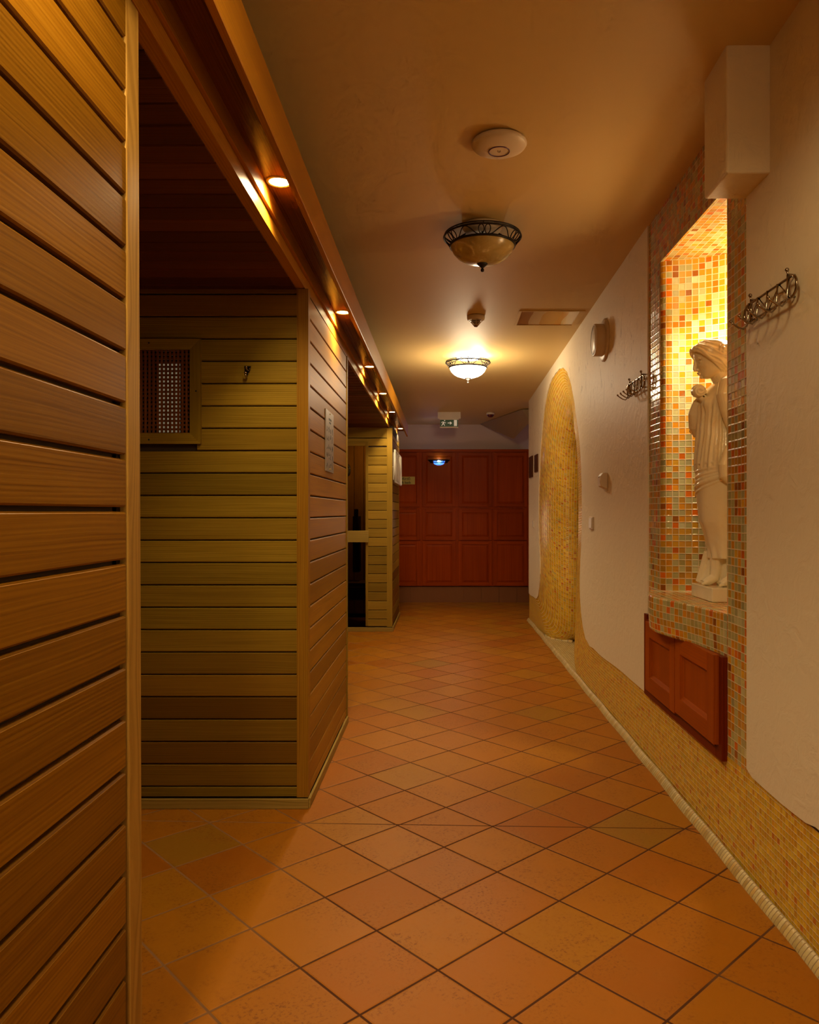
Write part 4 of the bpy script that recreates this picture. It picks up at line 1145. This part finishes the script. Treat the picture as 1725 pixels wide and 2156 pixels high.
# robe behind the ankles, hem and feet
b.tube([(1.215, YC+.04, 1.12), (1.205, YC+.05, 1.07), (1.195, YC+.055, 1.02), (1.188, YC+.06, .982)], [.02, .020, .022, .024], 12)
for k in range(5): b.tube([(1.21+.004*k, YC+.06-.012*k, 1.11), (1.200+.003*k, YC+.052-.008*k, 1.05), (1.184+.005*k, YC+.04-.006*k, .99)], [.006, .007, .009], 8)
b.tube([(1.30, YC, 1.12), (1.305, YC, 1.05), (1.31, YC, .976)], [.055, .062, .07], 20)
def foot(tipx, yy, anx, turn):
    b.tube([(anx, yy+turn*.5, 1.11), (anx-.004, yy+turn*.4, 1.04), (anx-.012, yy+turn*.3, 1.008), (lerp(anx, tipx, .55), yy+turn*.1, .993), (tipx+.018, yy, .985)], [.030, .024, .023, .019, .013], 16)
    b.sphere((anx+.016, yy+turn*.4, .992), (.020, .018, .018), 14, 10)
    for i in range(5):
        b.tube([(tipx+.024+.003*i, yy-.017+.0085*i, .985), (tipx+.008+.004*i, yy-.018+.009*i, .984), (tipx+.002+.005*i, yy-.018+.009*i, .980)], [.0065, .0062-.0004*i, .005], 8)
foot(1.158, YC-.015, 1.235, .01)
foot(1.212, YC-.078, 1.285, .02)
bmesh.ops.remove_doubles(b.bm, verts=b.bm.verts, dist=1e-5)
bmesh.ops.recalc_face_normals(b.bm, faces=b.bm.faces)
me = bpy.data.meshes.new('figure'); b.bm.to_mesh(me); b.bm.free(); me.materials.append(M['marble'])
for p in me.polygons: p.use_smooth = True
o = link(bpy.data.objects.new('figure', me), t); local(o, t)
rm = o.modifiers.new('remesh', 'REMESH'); rm.mode = 'VOXEL'; rm.voxel_size = .0022; rm.use_smooth_shade = True
sm = o.modifiers.new('smooth', 'SMOOTH'); sm.factor = .5; sm.iterations = 2

# niche lamp fixed high on the near side of the niche
t = thing('niche_lamp', 'small spotlight hidden behind the near jamb of the statue niche', 'lamp', (1.39, 3.40, 2.34))
b = MB(); b.lathe([(0, .03), (.022, .03), (.026, 0), (.022, -.002), (0, -.002)], seg=20); b.make('body', 'steel', t)
b = MB(); b.tube([(0, 0, .02), (0, 0, .185)], .005); b.make('bracket', 'steel', t)
b = MB(); b.lathe([(0, -.003), (.02, -.003)], seg=16); b.make('lens', 'downlight', t)
point('niche_bulb', (1.39, 3.40, 2.27), 9.5, (1, .76, .44), .09)
spot('niche_beam', (1.39, 3.40, 2.31), (math.radians(16), 0, math.radians(20)), 44, 135, .7, (1, .84, .64), .05)

# ================================================================== HOOK RACKS AND WALL FITTINGS
def hook_rack(label, loc, L):
    """origin at the far bottom end, runs towards the camera (-Y); wall is on +X"""
    t = thing('hook_rack', label, 'hook rack', loc, 'wire hook racks on the right wall')
    b = MB(); r = .0035; x = -.022; H = .062
    n = 8
    # long oval outline
    pts = []
    for k in range(9): a = math.radians(90+k*22.5); pts.append((x, .03*0+ -.0-(-.0)+(.031*cos(a))*-1-0.0, H/2+H/2*sin(a)))
    pts = [(x, -.02+.031*-cos(math.radians(90+k*22.5)), H/2+H/2*sin(math.radians(90+k*22.5))) for k in range(9)]
    pts2 = [(x, -L+.02-.031*-cos(math.radians(90+k*22.5)), H/2-H/2*sin(math.radians(90+k*22.5))) for k in range(9)]
    b.tube(pts+pts2, r*1.2, 8, True)
    for i in range(4):
        ya = -.03-(L-.06)*i/4; yb = -.03-(L-.06)*(i+1)/4
        b.tube([(x, ya, H if i % 2 else 0), (x, yb, 0 if i % 2 else H)], r*.6, 6)
    for y in (-.045, -L+.045):
        b.tube([(0, y, H+.01), (x, y, H+.012), (x-.003, y, H+.022)], r, 6); b.sphere((x-.003, y, H+.026), .0065, 10, 8); b.tube([(x, y, H+.012), (x, y, 0)], r*1.3, 6)
        b.tube([(0, y, H*.1), (x, y, H*.1)], r, 6)
    b.make('rail', 'chrome', t)
    for k in range(5):
        y = -.035-(L-.07)*k/4
        b = MB(); b.tube([(x-.004, y, H+.002), (x-.006, y, .02), (x-.010, y, -.012), (x-.022, y, -.024), (x-.040, y, -.018), (x-.058, y, -.006), (x-.064, y, 0)], r*.9, 8)
        b.sphere((x-.065, y, .002), .0055, 10, 8)
        b.make('hook', 'chrome', t)
    return t
hook_rack('chrome wire hook rack nearer the camera, right of the statue niche', (XW-.007, 2.60, 1.945), .36)
hook_rack('chrome wire hook rack farther off, on plaster just left of the niche', (XW-.007, 4.22, 1.945), .33)

# round extractor outlet
t = thing('extractor_vent', 'round white extractor outlet high on the right wall above the arch', 'vent', (XW-.007, 4.90, 2.415))
b = MB(); b.lathe([(0, .0), (.138, 0), (.138, -.008), (.128, -.016), (.10, -.018)], seg=48, axis='x'); b.make('flange', 'white_plastic', t)
b = MB(); b.lathe([(.104, -.014), (.104, -.07), (.100, -.074), (.094, -.074)], seg=48, axis='x'); b.make('collar', 'white_plastic', t)
b = MB(); b.lathe([(.098, -.068), (.096, -.072), (0, -.074)], seg=40, axis='x'); b.make('cover', 'white_paint', t)

t = thing('wall_sensor', 'small cream thermostat box on the right wall between arch and niche', 'sensor', (XW-.007, 4.86, 1.50))
b = MB()
P = [(0, -.052), (0, .052), (-.030, .052), (-.046, .030), (-.050, 0), (-.044, -.034), (-.018, -.048)]
w_ = .04
L_ = [b.bm.verts.new((x, -w_, z)) for x, z in P]; R_ = [b.bm.verts.new((x, w_, z)) for x, z in P]
b.bm.faces.new(L_); b.bm.faces.new(R_)
for i in range(7): b.bm.faces.new((L_[i], L_[(i+1) % 7], R_[(i+1) % 7], R_[i]))
o = b.make('case', 'white_plastic', t); bv = o.modifiers.new('bevel', 'BEVEL'); bv.width = .006; bv.segments = 3
b = MB(); b.sphere((-.046, 0, .024), .004, 8, 6); b.make('indicator', 'dark_plastic', t)
b = MB(); b.box(-.012, 0, -.02, .02, -.066, -.048); b.make('cable_entry', 'white_plastic', t)

def switch(label, loc, gangs):
    t = thing('light_switch', label, 'light switch', loc)
    W = .04+.035*gangs
    b = MB(); b.box(-.010, 0, -W/2, W/2, -.044, .044); o = b.make('frame', 'white_plastic', t)
    bv = o.modifiers.new('bevel', 'BEVEL'); bv.width = .003; bv.segments = 2
    for g in range(gangs):
        w = (W-.02)/gangs; y = -W/2+.01+g*w
        b = MB(); b.box(-.0155, -.009, y+.001, y+w-.001, -.034, .034); o = b.make('rocker', 'white_paint', t)
        o.rotation_euler = (0, math.radians(2), 0)
    return t
switch('double cream light switch on the right wall between arch and niche', (XW-.007, 5.31, 1.222), 2)
switch('single white light switch far down, beyond the mosaic arch', (XW-.007, 8.55, 1.165), 1)
for lab, ya, yb, za, zb_ in (('larger dark brown plaque at the far end of the right wall', 8.62, 8.92, 1.700, 1.945), ('smaller dark brown plaque next to the arch top', 8.18, 8.42, 1.74, 1.93)):
    b = MB(); b.box(XW-.022, XW-.007, ya, yb, za, zb_); o = b.make('wall_plaque', 'plaque'); tag(o, lab, 'plaque')
    bv = o.modifiers.new('bevel', 'BEVEL'); bv.width = .003; bv.segments = 2

# ================================================================== LIGHTS
area('corridor_fill', (.25, -1.2, 2.6), (math.radians(20), 0, 0), .9, .9, 14, (1, .74, .38))  # soft fill added behind the camera, no fixture
spot('near_lamp', (.25, 1.0, 2.66), (0, 0, 0), 42, 170, .35, (1, .72, .34), .14)
point('alcove_lamp', (2.2, 8.0, 2.1), 9, (1, .75, .35), .1)
point('far_room_light', (2.3, 10.3, 1.6), 3.0, (.62, .55, 1.0), .15)
point('far_end_fill', (.2, 9.3, 1.15), 5.5, (1, .64, .42), .25)  # added fill without a fixture, set low to brighten the cupboard
point('far_tint_fill', (-.1, 10.5, 2.40), .35, (.75, .6, 1.0), .2)  # weak violet fill added to tint the back wall
point('sauna_inner_fill', (-.78, 8.75, 1.95), 5, (1, .62, .25), .06)  # added fill, hidden behind the front boards, makes the interior visible
point('alcove_two_light', (-1.3, 6.2, 2.05), 3, (1, .66, .3), .1)
w = bpy.data.worlds.new('world'); bpy.context.scene.world = w; w.use_nodes = True
w.node_tree.nodes['Background'].inputs[0].default_value = (.30, .16, .07, 1); w.node_tree.nodes['Background'].inputs[1].default_value = .2

# ================================================================== CAMERA
cd = bpy.data.cameras.new('camera'); cam = bpy.data.objects.new('camera', cd); C.objects.link(cam)
cam.location = (0, 0, CAMZ); cam.rotation_euler = (PI/2, 0, 0)
cd.sensor_fit = 'VERTICAL'; cd.sensor_height = 36; cd.lens = 36*F/2156
cd.shift_x = -(VX-862.5)/2156; cd.shift_y = (VY-1078)/2156
cd.clip_start = .05; cd.clip_end = 60
bpy.context.scene.camera = cam
vs = bpy.context.scene.view_settings
vs.view_transform = 'Standard'; vs.look = 'None'; vs.exposure = 0; vs.gamma = 1
cy = bpy.context.scene.cycles
cy.max_bounces = 6; cy.diffuse_bounces = 4; cy.glossy_bounces = 2; cy.transmission_bounces = 4; cy.transparent_max_bounces = 4
cy.caustics_reflective = False; cy.caustics_refractive = False
cy.use_adaptive_sampling = True; cy.adaptive_threshold = .06; cy.adaptive_min_samples = 12
cy.use_denoising = True; cy.sample_clamp_indirect = 6
